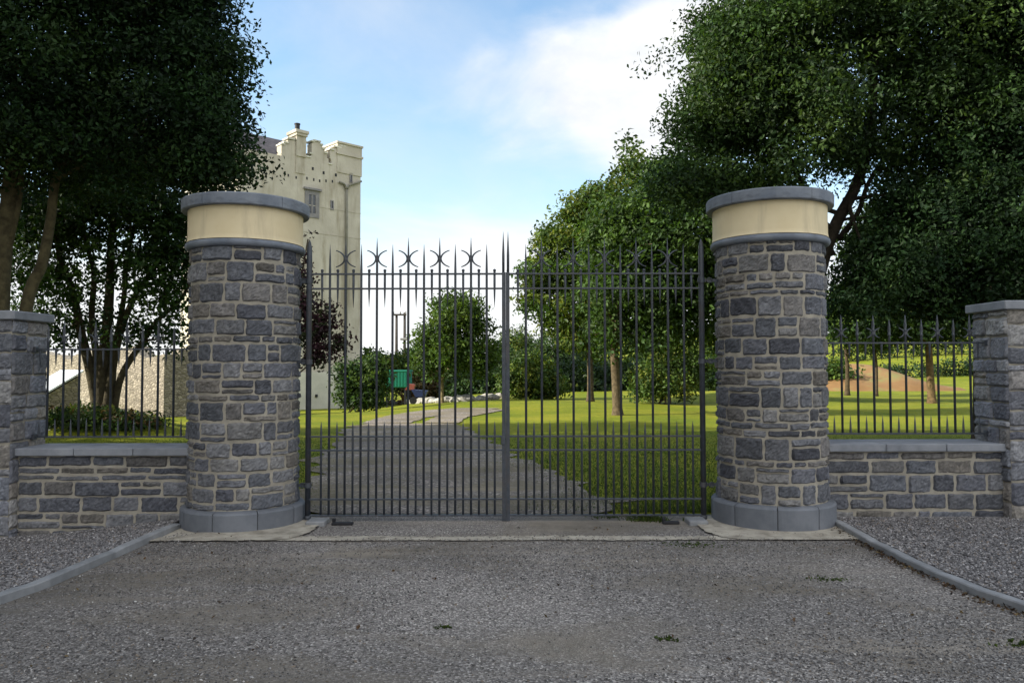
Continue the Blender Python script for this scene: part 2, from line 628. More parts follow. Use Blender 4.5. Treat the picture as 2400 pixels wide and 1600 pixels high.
# loose stone chips
def chips(P3, size, cols, rs):
    n_ = len(P3)
    base = np.array([(1, 0, 0), (0, 1, 0), (-1, 0, 0), (0, -1, 0), (0, 0, 1), (0, 0, -1)], float)
    fc = np.array([(0, 1, 4), (1, 2, 4), (2, 3, 4), (3, 0, 4), (1, 0, 5), (2, 1, 5), (3, 2, 5), (0, 3, 5)])
    V = np.tile(base, (n_, 1, 1)) * (1 + rs.normal(0, .25, (n_, 6, 1)))
    V *= (size[:, None] * rs.uniform(.6, 1.3, (n_, 3)))[:, None, :] * np.array([1, 1, .6])
    a = rs.uniform(0, 2 * PI, n_); ca, sa = np.cos(a)[:, None], np.sin(a)[:, None]
    b_ = rs.normal(0, .5, n_); cb, sb = np.cos(b_)[:, None], np.sin(b_)[:, None]
    x, y, z = V[..., 0].copy(), V[..., 1].copy(), V[..., 2].copy()
    y, z = y * cb - z * sb, y * sb + z * cb
    x, y = x * ca - y * sa, x * sa + y * ca
    V = np.stack([x, y, z], -1) + P3[:, None, :]
    Fx = (np.arange(n_)[:, None, None] * 6 + fc[None]).reshape(-1, 3)
    C = np.repeat(cols, 6, 0)
    return V.reshape(-1, 3), Fx, C


def left_kerb_x(y):
    q = sorted([(p.y, p.x) for p in bl]); return np.interp(y, [a for a, _ in q], [b for _, b in q])


def right_kerb_x(y):
    q = sorted([(p.y, p.x) for p in br]); return np.interp(y, [a for a, _ in q], [b for _, b in q])


def patchfield(x, y):
    return (np.sin(x * 1.7 + 2.1 * np.sin(y * 1.1)) + np.sin(y * 2.3 + 1.3 * np.sin(x * .9 + 2)) + np.sin((x + y) * 3.7) * .5) / 2.5


rs = np.random.default_rng(21)
pal = np.array([(.07, .066, .064), (.12, .113, .11), (.17, .162, .155), (.22, .21, .20), (.30, .285, .27), (.20, .165, .13), (.48, .46, .43)])
nC = 70000
y = 3.0 + 3.65 * rs.random(nC) ** .9
x = (rs.random(nC) * 2 - 1) * (y * .72 + .4)
m0 = rs.random(nC) < .045
x = np.where(m0, rs.uniform(-3.3, 3.3, nC), x); y = np.where(m0, rs.normal(6.62, .06, nC) + (rs.random(nC) < .35) * .2, y)
keep = (np.hypot(x - PLX, y - PY) > .62) & (np.hypot(x - PRX, y - PY) > .62) & (y < 7.3)
x, y = x[keep], y[keep]; nC = len(x)
keep = (x > left_kerb_x(y) + .13) & (x < right_kerb_x(y) - .13) & (rs.random(nC) < np.clip(.45 + .75 * patchfield(x, y), .04, 1))
x, y = x[keep], y[keep]
P3 = np.stack([x, y, gz(x, y) + .003 + .010 * (y > 6.6)], -1)
sz = rs.uniform(.004, .0085, len(x)) * (1 + .25 * (rs.random(len(x)) > .93))
v_, f_, c_ = chips(P3, sz, pal[rs.choice(7, len(x), p=[.2, .25, .2, .15, .09, .09, .02])], rs)
tag(MB().add(v_, f_, c_).build('loose_gravel', M['chip'], origin=(0, 0, 0)), 'loose grey stone chips scattered over the forecourt', 'gravel', kind='stuff')
nC = 45000
y = 4.2 + 3.15 * rs.random(nC)
xl = left_kerb_x(y) - .01 - (rs.random(nC) ** 1.3) * 2.4
xr = right_kerb_x(y) + .01 + (rs.random(nC) ** 1.3) * 2.4
x = np.where(rs.random(nC) < .5, xl, xr)
keep = np.abs(x) / y < .72
x, y = x[keep], y[keep]
P3 = np.stack([x, y, gz(x, y) + .054], -1)
v_, f_, c_ = chips(P3, rs.uniform(.006, .013, len(x)), pal[rs.choice(7, len(x), p=[.16, .24, .22, .16, .14, .06, .02])] * np.array([1, 1.0, 1.04]), rs)
tag(MB().add(v_, f_, c_).build('bed_stone_chips', M['chip'], origin=(0, 0, 0)), 'blue grey stone chips filling the raised beds behind the kerbs', 'gravel', kind='stuff')

# ------------------------------------------------------------------ masonry
SPAL = [(.080, .084, .097), (.100, .104, .116), (.118, .121, .132), (.14, .142, .15), (.155, .153, .152), (.128, .122, .118), (.068, .071, .084), (.135, .125, .112), (.106, .110, .126), (.092, .098, .112)]


def rects(U, H, rs, hr, wr, split=.3):
    out = []; v = 0
    while v < H - 1e-6:
        h = rs.uniform(*hr)
        if rs.random() < .09: h = rs.uniform(.05, .075)
        if H - v - h < .06: h = H - v
        u = 0.0
        while u < U - 1e-6:
            w = rs.uniform(*wr)
            if U - u - w < wr[0] * .7: w = U - u
            if h > .12 and rs.random() < split:
                k = rs.uniform(.35, .65)
                if rs.random() < .5: k = rs.choice([.3, .7])
                out.append((u, u + w, v, v + h * k))
                if w > .25 and rs.random() < .5:
                    q = rs.uniform(.35, .65)
                    out.append((u, u + w * q, v + h * k, v + h)); out.append((u + w * q, u + w, v + h * k, v + h))
                else:
                    out.append((u, u + w, v + h * k, v + h))
            else:
                j = rs.normal(0, .006)
                out.append((u, u + w, v + j, v + h + j * .3))
            u += w
        v += h
    return out


def stones(mb, rc, mapf, rs, joint=.019, depth=.026, bw=1.0):
    for (u0, u1, v0, v1) in rc:
        w = u1 - u0 - joint * rs.uniform(.75, 1.35); h = v1 - v0 - joint * rs.uniform(.75, 1.3)
        if w < .02 or h < .012: continue
        nu = max(5, int(w / .017)); nv = max(4, int(h / .017))
        s = np.linspace(-1, 1, nu + 1); t = np.linspace(-1, 1, nv + 1)
        S, T = np.meshgrid(s, t)
        ex = rs.uniform(4, 8)
        # keep the rounding the same absolute size on both axes
        A = np.clip((np.abs(S) * w / 2 - (w / 2 - min(w, h) * .13)) / (min(w, h) * .13), 0, 1)
        B = np.clip((np.abs(T) * h / 2 - (h / 2 - min(w, h) * .13)) / (min(w, h) * .13), 0, 1)
        r = (A ** 3 + B ** 3) ** (1 / 3.)
        over = np.where(np.maximum(A, B) > 0, np.maximum(A, B) / np.maximum(r, 1e-6), 1)
        cr = min(w, h) * .13
        uu = S * w / 2 - np.sign(S) * A * cr * (1 - over)
        vv = T * h / 2 - np.sign(T) * B * cr * (1 - over)
        ph = rs.uniform(0, 6.28, 6)
        wob = 1 + .018 * np.sin(T * 3 + ph[0]) + .012 * np.sin(S * 4 + ph[1])
        uu = uu * wob + .003 * np.sin(T * 5 + ph[2]); vv = vv * wob + .003 * np.sin(S * 5 + ph[3])
        m_ = np.maximum(A, B)
        edge = np.maximum(np.abs(S), np.abs(T)) >= .999
        D = depth * rs.uniform(.55, 1.35)
        d = D * (1 - .65 * m_ ** 3) + D * .35 * np.sin(S * 2.2 + ph[4]) * np.sin(T * 2.0 + ph[5]) + D * .16 * np.sin(S * 7 + ph[2] * 2 + T * 3) * np.sin(T * 6 + ph[0]) + rs.normal(0, .0026, S.shape)
        d += D * rs.normal(0, .18) * S + D * rs.normal(0, .18) * T
        d = np.where(edge, -.006, np.maximum(d, .003))
        Pw = mapf((u0 + u1) / 2 + uu, (v0 + v1) / 2 + vv, d)
        i = np.arange(nv)[:, None] * (nu + 1) + np.arange(nu)[None, :]
        f = np.stack([i, i + 1, i + nu + 2, i + nu + 1], -1).reshape(-1, 4)
        c = np.array(SPAL[rs.integers(len(SPAL))]) * rs.uniform(.75, 1.3) * bw
        cc = np.tile(c, (Pw.reshape(-1, 3).shape[0], 1)) * (1 + rs.normal(0, .16, (Pw.reshape(-1, 3).shape[0], 1)))
        mb.add(Pw.reshape(-1, 3), f, cc)


def cyl_map(cx, cy, z0, R):
    def f(u, v, d):
        a = PI / 2 + u / R
        return np.stack([cx + (R + d) * np.cos(a), cy + (R + d) * np.sin(a), z0 + v + 0 * u], -1)
    return f


def flat_map(o, ex, nrm):
    o = np.array(o, float); ex = np.array(ex, float); nrm = np.array(nrm, float)
    def f(u, v, d):
        return o + u[..., None] * ex + v[..., None] * np.array([0, 0, 1.]) + d[..., None] * nrm
    return f


def gate_pillar(cx, z0, label, seed, tint):
    rs = np.random.default_rng(seed)
    t = thing('gate_pillar', label, 'gate pillar', (cx, PY, z0), 'round stone gate pillars')
    R = .505
    sh = MB()
    sh.lathe([(R, .19), (R, 2.66)], (cx, PY, z0), 96, top=False, bot=False)
    shaft = sh.build('shaft', M['mortar'], t, smooth=True)
    st = MB()
    stones(st, rects(2 * PI * R, 2.455, rs, (.13, .215), (.13, .34), .36), cyl_map(cx, PY, z0 + .205, R), rs, .0105, .017, tint)
    st.build('facing_stones', M['stone'], shaft)
    # plinth: curved blocks with joints
    pb = MB(); nb = 9
    off = 2 * PI * rs.random()
    for b in range(nb):
        a0 = off + 2 * PI * b / nb + .008; a1 = off + 2 * PI * (b + 1) / nb - .008
        n_ = 14; prof = [(.50, -.05), (.578, -.05), (.580, .182), (.568, .198), (.50, .212)]
        vs = []
        for k in range(n_ + 1):
            a = a0 + (a1 - a0) * k / n_
            for (r, z) in prof:
                q = -.006 if k in (0, n_) else 0
                vs.append((cx + (r + q) * math.cos(a), PY + (r + q) * math.sin(a), z0 + z))
        m_ = len(prof); fs = []
        for k in range(n_):
            for j in range(m_ - 1):
                a = k * m_ + j
                fs.append((a, a + m_, a + m_ + 1, a + 1))
        fs.append(tuple(range(m_))); fs.append(tuple(n_ * m_ + k for k in range(m_))[::-1])
        c = rs.uniform(.85, 1.15)
        pb.add(vs, fs, (c, c, c * 1.02))
    pb.lathe([(.570, -.05), (.570, .17)], (cx, PY, z0), 64, col=(.35, .35, .35), top=False, bot=False)
    pb.build('plinth', M['plinth'], t, fix=True)
    sb = MB()
    sb.lathe([(.50, 2.645), (.535, 2.642), (.556, 2.655), (.565, 2.675), (.560, 2.697), (.548, 2.708), (.53, 2.712)], (cx, PY, z0), 96)
    sb.build('string_course', M['limestone'], t, smooth=True)
    cb = MB()
    cb.lathe([(.552, 2.712), (.546, 2.726), (.541, 2.76), (.540, 2.9), (.541, 3.02), (.541, 3.03)], (cx, PY, z0), 96, top=False, bot=False)
    cb.build('cream_band', M['cream'], t, smooth=True)
    kb = MB()
    o2 = 2 * PI * rs.random()
    for b in range(5):
        a0 = o2 + 2 * PI * b / 5 + .004; a1 = o2 + 2 * PI * (b + 1) / 5 - .004; n_ = 22
        prof = [(.50, 3.019), (.592, 3.018), (.600, 3.026), (.602, 3.116), (.594, 3.128), (.3, 3.148), (.02, 3.158)]; m_ = len(prof)
        vs = [(cx + q * math.cos(a0 + (a1 - a0) * k / n_), PY + q * math.sin(a0 + (a1 - a0) * k / n_), z0 + z) for k in range(n_ + 1) for (q, z) in prof]
        fs = [(k * m_ + j, (k + 1) * m_ + j, (k + 1) * m_ + j + 1, k * m_ + j + 1) for k in range(n_) for j in range(m_ - 1)]
        fs += [tuple(range(m_)), tuple(n_ * m_ + k for k in range(m_))[::-1]]
        kb.add(vs, fs)
    kb.lathe([(.49, 3.02), (.592, 3.021), (.595, 3.12), (.40, 3.13)], (cx, PY, z0), 64)
    kb.build('cap', M['limestone'], t, fix=True)
    return t


gate_pillar(PLX, -.02, 'round stone gate pillar with cream band, left of the gate beside the tower', 41, 1.0)
gate_pillar(PRX, .018, 'round stone gate pillar with cream band, right of the gate below the big tree', 77, .97)


def low_wall(x0, x1, ztop, z0, label, seed, name='garden_wall'):
    rs = np.random.default_rng(seed)
    yf = 7.43
    t = thing(name, label, 'wall', ((x0 + x1) / 2, 7.62, z0), 'low stone walls beside the gate')
    core = MB().box((x0, yf, z0 - .1), (x1, yf + .40, ztop - .072))
    w = core.build('wall', M['mortar'], t)
    st = MB()
    H = ztop - .075 - z0
    stones(st, rects(x1 - x0, H, rs, (.125, .19), (.2, .46), .25), flat_map((x0, yf, z0), (1, 0, 0), (0, -1, 0)), rs, .014, .017)
    stones(st, rects(x1 - x0, H, rs, (.12, .185), (.2, .42), .2), flat_map((x1, yf + .40, z0), (-1, 0, 0), (0, 1, 0)), rs, .02, .02)
    st.build('facing_stones', M['stone'], w)
    cp = MB(); n_ = 3
    for k in range(n_):
        a = x0 + (x1 - x0) * k / n_ + .003; b = x0 + (x1 - x0) * (k + 1) / n_ - .003
        c = rs.uniform(.9, 1.08)
        cp.box((a, 7.365, ztop - .072), (b, 7.885, ztop), (c, c, c), .006)
    cp.build('coping', M['coping'], t)


low_wall(-4.80, -3.085, .725, -.24, 'low dark stone wall with grey coping, left of the gate', 5)
low_wall(3.02, 4.77, .752, -.05, 'low dark stone wall with grey coping, right of the gate', 6)


def side_pillar(xi, sgn, ztop, z0, label, seed):
    rs = np.random.default_rng(seed)
    w = .58
    x0, x1 = (xi, xi + w) if sgn > 0 else (xi - w, xi)
    y0, y1 = 7.31, 7.87
    t = thing('wall_pillar', label, 'pillar', ((x0 + x1) / 2, (y0 + y1) / 2, z0), 'square stone pillars at the wall ends')
    H = ztop - .085 - z0
    core = MB().box((x0 + .012, y0 + .012, z0 - .1), (x1 - .012, y1 - .012, ztop - .085)).build('shaft', M['mortar'], t)
    st = MB()
    for o, e, nn, L_ in (((x0, y0, z0), (1, 0, 0), (0, -1, 0), x1 - x0), ((x1, y0, z0), (0, 1, 0), (1, 0, 0), y1 - y0),
                         ((x1, y1, z0), (-1, 0, 0), (0, 1, 0), x1 - x0), ((x0, y1, z0), (0, -1, 0), (-1, 0, 0), y1 - y0)):
        stones(st, rects(L_, H, rs, (.13, .24), (.18, .34), .12), flat_map(o, e, nn), rs, .012, .012, 1.5)
    st.build('facing_stones', M['stone'], core)
    cp = MB().box((x0 - .045, y0 - .045, ztop - .085), (x1 + .045, y1 + .045, ztop), (1, 1, 1), .008)
    cp.build('cap', M['coping'], t)


side_pillar(-4.80, -1, 2.05, -.26, 'square dark stone pillar with slab cap at the left edge of the photo', 12)
side_pillar(4.76, 1, 2.13, -.06, 'square grey stone pillar with slab cap at the right edge of the photo', 13)

# ------------------------------------------------------------------ ironwork
def bar_mesh(name, r, z0, z1, tip, n=10, knob=None, down=False):
    m_ = MB()
    if down:
        m_.lathe([(.001, z0), (r * .68, z0 + tip * .5), (r, z0 + tip), (r, z1)], (0, 0, 0), n)
    else:
        m_.lathe([(r, z0), (r, z1 - tip), (r * .68, z1 - tip * .45), (.0012, z1)], (0, 0, 0), n)
    if knob:
        m_.lathe([(r * .9, z1 - .004), (r * 1.25, z1 + .004), (r * 1.25, z1 + .016), (r * .5, z1 + .024)], (0, 0, 0), n)
    V = np.concatenate(m_.V)
    o = m_.build(name, M['iron'], None, origin=(0, 0, 0), smooth=True)
    me = o.data; bpy.data.objects.remove(o)
    return me


def crescent_mesh(w, h):
    m_ = MB()
    for s in (-1, 1):
        pts = []; rad = []
        for k in range(15):
            a = -1.15 + 2.3 * k / 14
            pts.append((s * (.012 + w * (1 - math.cos(a)) / (1 - math.cos(1.15))), 0, h * math.sin(a) / math.sin(1.15)))
            rad.append(.005 + .004 * math.cos(a / 1.15 * PI / 2))
        m_.tube(pts, rad, 6)
    m_.box((-.016, -.012, -.018), (.016, .012, .018), bev=.004)
    o = m_.build('crescent', M['iron'], None, origin=(0, 0, 0))
    me = o.data; bpy.data.objects.remove(o)
    return me


GY = 7.5
ME = dict(
    short=bar_mesh('bar', .0118, .05, 2.714, .26), tall=bar_mesh('tall_bar', .0118, .05, 2.780, .26),
    dog=bar_mesh('dog_bar', .0108, .05, .972, .11), drop=bar_mesh('drop_spike', .0118, 2.085, 2.445, .22, down=True, knob=True),
    cres=crescent_mesh(.085, .082))


def gate_leaf(sx, xin, xs_, label, hinge):
    t = thing('gate_leaf', label, 'gate', ((sx + xin) / 2, GY, 0), 'pair of wrought iron gate leaves')
    for k, x in enumerate(xs_):
        tall = (k % 2 == 1)
        link('bar', ME['tall' if tall else 'short'], t, (x, GY, 0))
        if tall: link('crescent', ME['cres'], t, (x, GY, 2.572))
    st = xs_[1] - xs_[0]
    mids = [x - st / 2 for x in xs_] + [xs_[-1] + st / 2]
    for x in mids:
        link('dog_bar', ME['dog'], t, (x, GY, 0))
        link('drop_spike', ME['drop'], t, (x, GY, 0))
    a, b = min(sx, xin), max(sx, xin)
    for z in (2.42, 2.275, .822, .688, .212, .055):
        MB().box((a, GY - .0165, z - .008), (b, GY + .0165, z + .008), bev=.001).build('rail', M['iron'], t)
    # hanging stile: stout round post with pointed head
    s = MB()
    s.lathe([(.027, .0), (.027, 2.60), (.024, 2.68), (.014, 2.735), (.002, 2.765)], (sx, GY, 0), 20)
    s.lathe([(.034, .0), (.034, .05), (.028, .055)], (sx, GY, 0), 20)
    s.build('hanging_stile', M['iron'], t, smooth=True)
    # meeting stile
    s = MB()
    s.box((xin - .0185, GY - .02, .0), (xin + .0185, GY + .02, 2.435), bev=.002)
    s.build('meeting_stile', M['iron'], t)
    s = MB()
    s.lathe([(.013, 2.432), (.013, 2.60), (.007, 2.74), (.001, 2.84)], (xin + (.004 if xin > -.06 else -.004), GY, 0), 12)
    s.build('spike', M['iron'], t, smooth=True)
    # hinge straps fixed to the pillar
    px_ = (PLX + .52) if hinge < 0 else (PRX - .52)
    for z in (2.352, 1.555, .35):
        h = MB()
        x_in = px_ - .02 * (-hinge) * -1
        h.box((min(px_ + hinge * .04, sx), GY - .006, z - .014), (max(px_ + hinge * .04, sx), GY + .006, z + .014))
        h.lathe([(.0275, z - .024), (.036, z - .024), (.036, z + .024), (.0275, z + .024)], (sx, GY, 0), 20, top=False, bot=False)
        pts = []
        mx = (sx + px_) / 2
        for k in range(17):
            aa = 2 * PI * k / 16
            pts.append((mx + .026 * math.cos(aa), GY - .015, z + .022 * math.sin(aa)))
        h.tube(pts, .006, 6, caps=False)
        h.build('hinge', M['iron'], t)
    return t


xl = [P(773.5 + 36.72 * k, 660, GY).x for k in range(11)]
xr = [P(1232.3 + 36.95 * k, 660, GY).x for k in range(11)]
gl = gate_leaf(P(724, 800, GY).x, -.0805, xl, 'left leaf of the dark iron gate, with crescent scrolls, in front of the tower', -1)
gr = gate_leaf(P(1645, 800, GY).x, -.0420, xr, 'right leaf of the dark iron gate, seen against the green trees', 1)
# lock case on the meeting stiles
MB().box((-.11, GY - .032, .745), (-.065, GY + .032, .765 + .06), bev=.004).build('lock', M['iron'], gl)

for (x, y_, w, lb) in ((P(803, 1210, 7.32).x, 7.32, .20, 'small black gate stop on the ground, left end of the gate'), (P(1572, 1210, 7.34).x, 7.34, .16, 'small black gate stop on the ground, right end of the gate')):
    m_ = MB(); m_.box((x - w / 2, y_ - .03, .0), (x + w / 2, y_ + .03, .028), bev=.006)
    m_.box((x - w / 2, y_ - .01, .026), (x - w / 2 + .03, y_ + .03, .06), bev=.004)
    tag(m_.build('gate_stop', M['dark']), lb, 'gate stop', 'gate stops')
for (x, lb) in ((P(741, 1215, 7.3).x, 'square concrete pivot block by the left gate pillar'), (P(1632, 1208, 7.35).x, 'square concrete pivot block by the right gate pillar')):
    m_ = MB(); m_.box((x - .09, 7.24, -.01), (x + .09, 7.46, .045), bev=.008)
    tag(m_.build('pivot_block', M['kerb']), lb, 'concrete block', 'gate pivot blocks')

RY = 7.64


def spear_mesh(z0, z1, tall):
    m_ = MB(); r = .0115
    m_.lathe([(r, z0), (r, z1 - .17), (r * 1.25, z1 - .165), (r * 1.25, z1 - .15), (r * .9, z1 - .145), (r * 1.3, z1 - .11), (r * .7, z1 - .05), (.001, z1)], (0, 0, 0), 10)
    o = m_.build('b', M['iron'], None, origin=(0, 0, 0), smooth=True); me = o.data; bpy.data.objects.remove(o); return me


def railing(x0, x1, bars, tallpar, zl, zu, zt, label, xa):
    t = thing('railing', label, 'railing', ((x0 + x1) / 2, RY, zl), 'iron railings on the low walls')
    tm = spear_mesh(zl - .01, zt, 1); sm = spear_mesh(zl - .01, zt - .045, 0)
    sp = bar_mesh('sp', .012, zl - .008, zl + .185, .17); dr = bar_mesh('dr', .012, zu - .18, zu + .012, .17, down=True)
    cm = crescent_mesh(.05, .048)
    for k, x in enumerate(bars):
        if k % 2 == tallpar:
            link('bar', tm, t, (x, RY, 0)); link('crescent', cm, t, (x, RY, zu + .10))
        else:
            link('bar', sm, t, (x, RY, 0))
    st = bars[1] - bars[0]
    for x in [b - st / 2 for b in bars] + [bars[-1] + st / 2]:
        if x0 < x < x1:
            link('short_spike', sp, t, (x, RY, 0)); link('drop_spike', dr, t, (x, RY, 0))
    for z in (zl, zu):
        MB().box((x0, RY - .015, z - .008), (x1, RY + .015, z + .008), bev=.001).build('rail', M['iron'], t)
    for z in (zl, zu):
        m_ = MB(); m_.box((xa - .02, RY - .028, z - .028), (xa + .02, RY + .028, z + .028), bev=.004)
        m_.build('bracket', M['iron'], t)


bars = [P(1972.7 + 37.7 * k, 880, RY).x for k in range(9)]
railing(3.05, 4.76, bars, 0, .83, 1.735, 2.02, 'short iron railing on the right wall, in front of the sunlit lawn', 4.745)
bars = [P(149 + 36.9 * k - 36.9, 880, RY).x for k in range(9)]
railing(-4.80, -3.12, bars, 1, .812, 1.684, 1.97, 'short iron railing on the left wall, in front of the many stemmed tree', -4.785)

# ------------------------------------------------------------------ vegetation
def leaves(mb, C, rs, n_per, sig, leaf, cols, cvar=.18, flat=.65, aspect=.5, up=.35):
    """C: clump centres (n,3); sig per-clump radius."""
    n_ = len(C)
    if np.isscalar(sig): sig = np.full(n_, sig)
    k = rs.poisson(n_per, n_) + 1
    idx = np.repeat(np.arange(n_), k); m_ = len(idx)
    off = rs.normal(0, 1, (m_, 3)); off /= np.maximum(1, np.linalg.norm(off, axis=1, keepdims=True) / 1.9)
    off[:, 2] *= flat
    ax = rs.normal(0, 1, (n_, 3)) + 1.2 * (C - C.mean(0)) / (np.abs(C - C.mean(0)).max() + 1e-6); ax[:, 2] -= .25
    ax /= np.linalg.norm(ax, axis=1, keepdims=True); axl = ax[idx]
    al = (off * axl).sum(1, keepdims=True)
    off = (off - axl * al) * .78 + axl * al * 1.35
    ctr = C[idx] + off * sig[idx][:, None]
    nrm = rs.normal(0, 1, (m_, 3)); nrm[:, 2] += up * 3 * rs.random(m_)
    nrm += off * .5
    nrm /= np.linalg.norm(nrm, axis=1, keepdims=True)
    t = rs.normal(0, 1, (m_, 3)); t[:, 2] -= .4
    t -= nrm * (t * nrm).sum(1, keepdims=True); t /= np.linalg.norm(t, axis=1, keepdims=True)
    b = np.cross(nrm, t)
    s = leaf * rs.uniform(.6, 1.35, m_)[:, None]
    p0 = ctr - t * s * .5; p2 = ctr + t * s * .5
    mid = ctr - t * s * .06 + nrm * s * .06
    p1 = mid + b * s * aspect * .5; p3 = mid - b * s * aspect * .5
    V = np.stack([p0, p1, p2, p3], 1).reshape(-1, 3)
    f = np.arange(m_ * 4).reshape(-1, 4)
    cols = np.asarray(cols, float)
    cl = cols[rs.integers(len(cols), size=n_)][idx] * rs.uniform(.62, 1.38, n_)[idx][:, None]
    cl = cl * (1 + rs.normal(0, cvar, (m_, 1)))
    cl = np.clip(cl, .004, .6)
    mb.add(V, f, np.repeat(cl, 4, 0))


def blob_points(blobs, n_, rs, hollow=.5):
    B = np.array([(b[0].x, b[0].y, b[0].z, b[1], b[2], b[3]) for b in blobs])
    vol = (B[:, 3] * B[:, 4] * B[:, 5]) ** .75
    w = np.array([b[4] if len(b) > 4 else 1 for b in blobs]); pr = vol * w; pr /= pr.sum()
    i = rs.choice(len(B), n_, p=pr)
    d = rs.normal(0, 1, (n_, 3)); d /= np.linalg.norm(d, axis=1, keepdims=True)
    r = hollow + (1 - hollow) * rs.random(n_) ** .6
    r = np.where(rs.random(n_) < .25, rs.random(n_) ** .5, r)
    ph = rs.uniform(0, 6.28, (len(B), 4))
    lump = 1 + .13 * np.sin(d[:, 0] * 5 + ph[i, 0]) + .13 * np.sin(d[:, 2] * 6 + ph[i, 1] + d[:, 1] * 3) + .10 * np.sin(d[:, 1] * 8 + ph[i, 2]) + (rs.random(n_) < .05) * rs.uniform(.03, .16, n_)
    r = r * lump
    return B[i, :3] + d * r[:, None] * B[i, 3:6]


def curve(a, b, rs, sag=.12, n_=5):
    a = Vector(a); b = Vector(b); d = (b - a).length
    pts = []
    o = Vector(rs.normal(0, sag, 3)) * d
    o.z = abs(o.z) * .8
    for k in range(n_ + 1):
        t = k / n_
        pts.append(a.lerp(b, t) + o * (4 * t * (1 - t)) * .5 + Vector(rs.normal(0, .012, 3)) * d * (0 < k < n_))
    return pts


GREENS = [(.030, .060, .014), (.040, .075, .016), (.024, .050, .014), (.050, .085, .018)]
DARKG = [(.016, .036, .012), (.022, .048, .013), (.013, .028, .010), (.032, .058, .015)]
YELG = [(.095, .13, .018), (.065, .105, .016), (.13, .15, .022), (.05, .085, .015)]
MIDG = [(.040, .080, .015), (.055, .10, .018), (.035, .07, .014), (.07, .11, .02)]


def tree(label, stems, blobs, n_cl, n_per, sig, leaf, cols, seed, name='tree', cat='tree', group=None, limbs=40, lr=.035, mat='leaf',
         bark=(1, 1, 1), part='trunk', hollow=.5, extra=None, twigs=0):
    rs = np.random.default_rng(seed)
    base = Vector(stems[0][0][0])
    t = thing(name, label, cat, base, group)
    C = blob_points(blobs, n_cl, rs, hollow)
    if extra is not None: C = np.concatenate([C, extra])
    tm = MB(); allp = []
    parts = []
    for si, (pts, r0, r1) in enumerate(stems):
        pts = [Vector(p) for p in pts]
        # refine with a smooth path
        fine = []
        for i in range(len(pts) - 1):
            pm = pts[max(i - 1, 0)]; pn = pts[min(i + 2, len(pts) - 1)]
            for k in range(5):
                u = k / 5; a, b = pts[i], pts[i + 1]
                m0 = (b - pm) / 2; m1 = (pn - a) / 2
                fine.append(a * (2 * u ** 3 - 3 * u * u + 1) + m0 * (u ** 3 - 2 * u * u + u) + b * (-2 * u ** 3 + 3 * u * u) + m1 * (u ** 3 - u * u))
        fine.append(pts[-1])
        n_ = len(fine)
        rad = [r0 + (r1 - r0) * (i / (n_ - 1)) ** .8 for i in range(n_)]
        if si == 0 or (pts[0] - base).length < .8:
            rad[0] *= 1.5; rad[1] *= 1.18
        mm = MB() if part == 'stem' else tm
        mm.tube(fine, rad, 12, bark)
        if part == 'stem': parts.append(mm)
        for i, p in enumerate(fine):
            if i > n_ * .35: allp.append((p, rad[i]))
    if limbs:
        sel = C[rs.choice(len(C), min(limbs, len(C)), replace=False)]
        for c in sel:
            c = Vector(c)
            cand = sorted(allp, key=lambda q: (q[0] - c).length + max(0, q[0].z - c.z) * 1.2)[:6]
            a, ra = cand[rs.integers(len(cand))]
            pts = curve(a, c, rs)
            q = min(ra * .6, lr * (1 + (c - a).length * .25))
            tgt = tm if part != 'stem' else parts[rs.integers(len(parts))]
            tgt.tube(pts, [q * (1 - .8 * k / (len(pts) - 1)) for k in range(len(pts))], 6, bark, caps=False)
            allp.append((pts[3], q * .5))
    if twigs:
        for c in C[rs.choice(len(C), min(twigs, len(C)), replace=False)]:
            c = Vector(c)
            a, ra = min(allp, key=lambda q: (q[0] - c).length)
            tgt = tm if part != 'stem' else parts[0]
            tgt.tube(curve(a, c, rs, .15, 3), [.012, .009, .007, .004], 4, bark, caps=False)
    if part == 'stem':
        for p in parts: p.build('stem', M['bark'], t, smooth=True)
    else:
        tm.build(part, M['bark'], t, smooth=True)
    cm = MB()
    leaves(cm, C, rs, n_per, sig, leaf, cols)
    cm.build('crown', M[mat], t)
    return t


def B(px, py, Y, rx, ry=None, rz=None, w=1.0, dy=0):
    return (P(px, py, Y) + Vector((0, dy, 0)), rx, ry or rx, rz or rx, w)


def gp(px, Y, dz=0.0):
    x = (px - 1200) / F * Y
    return Vector((x, Y, float(gz(x, Y)) + dz))


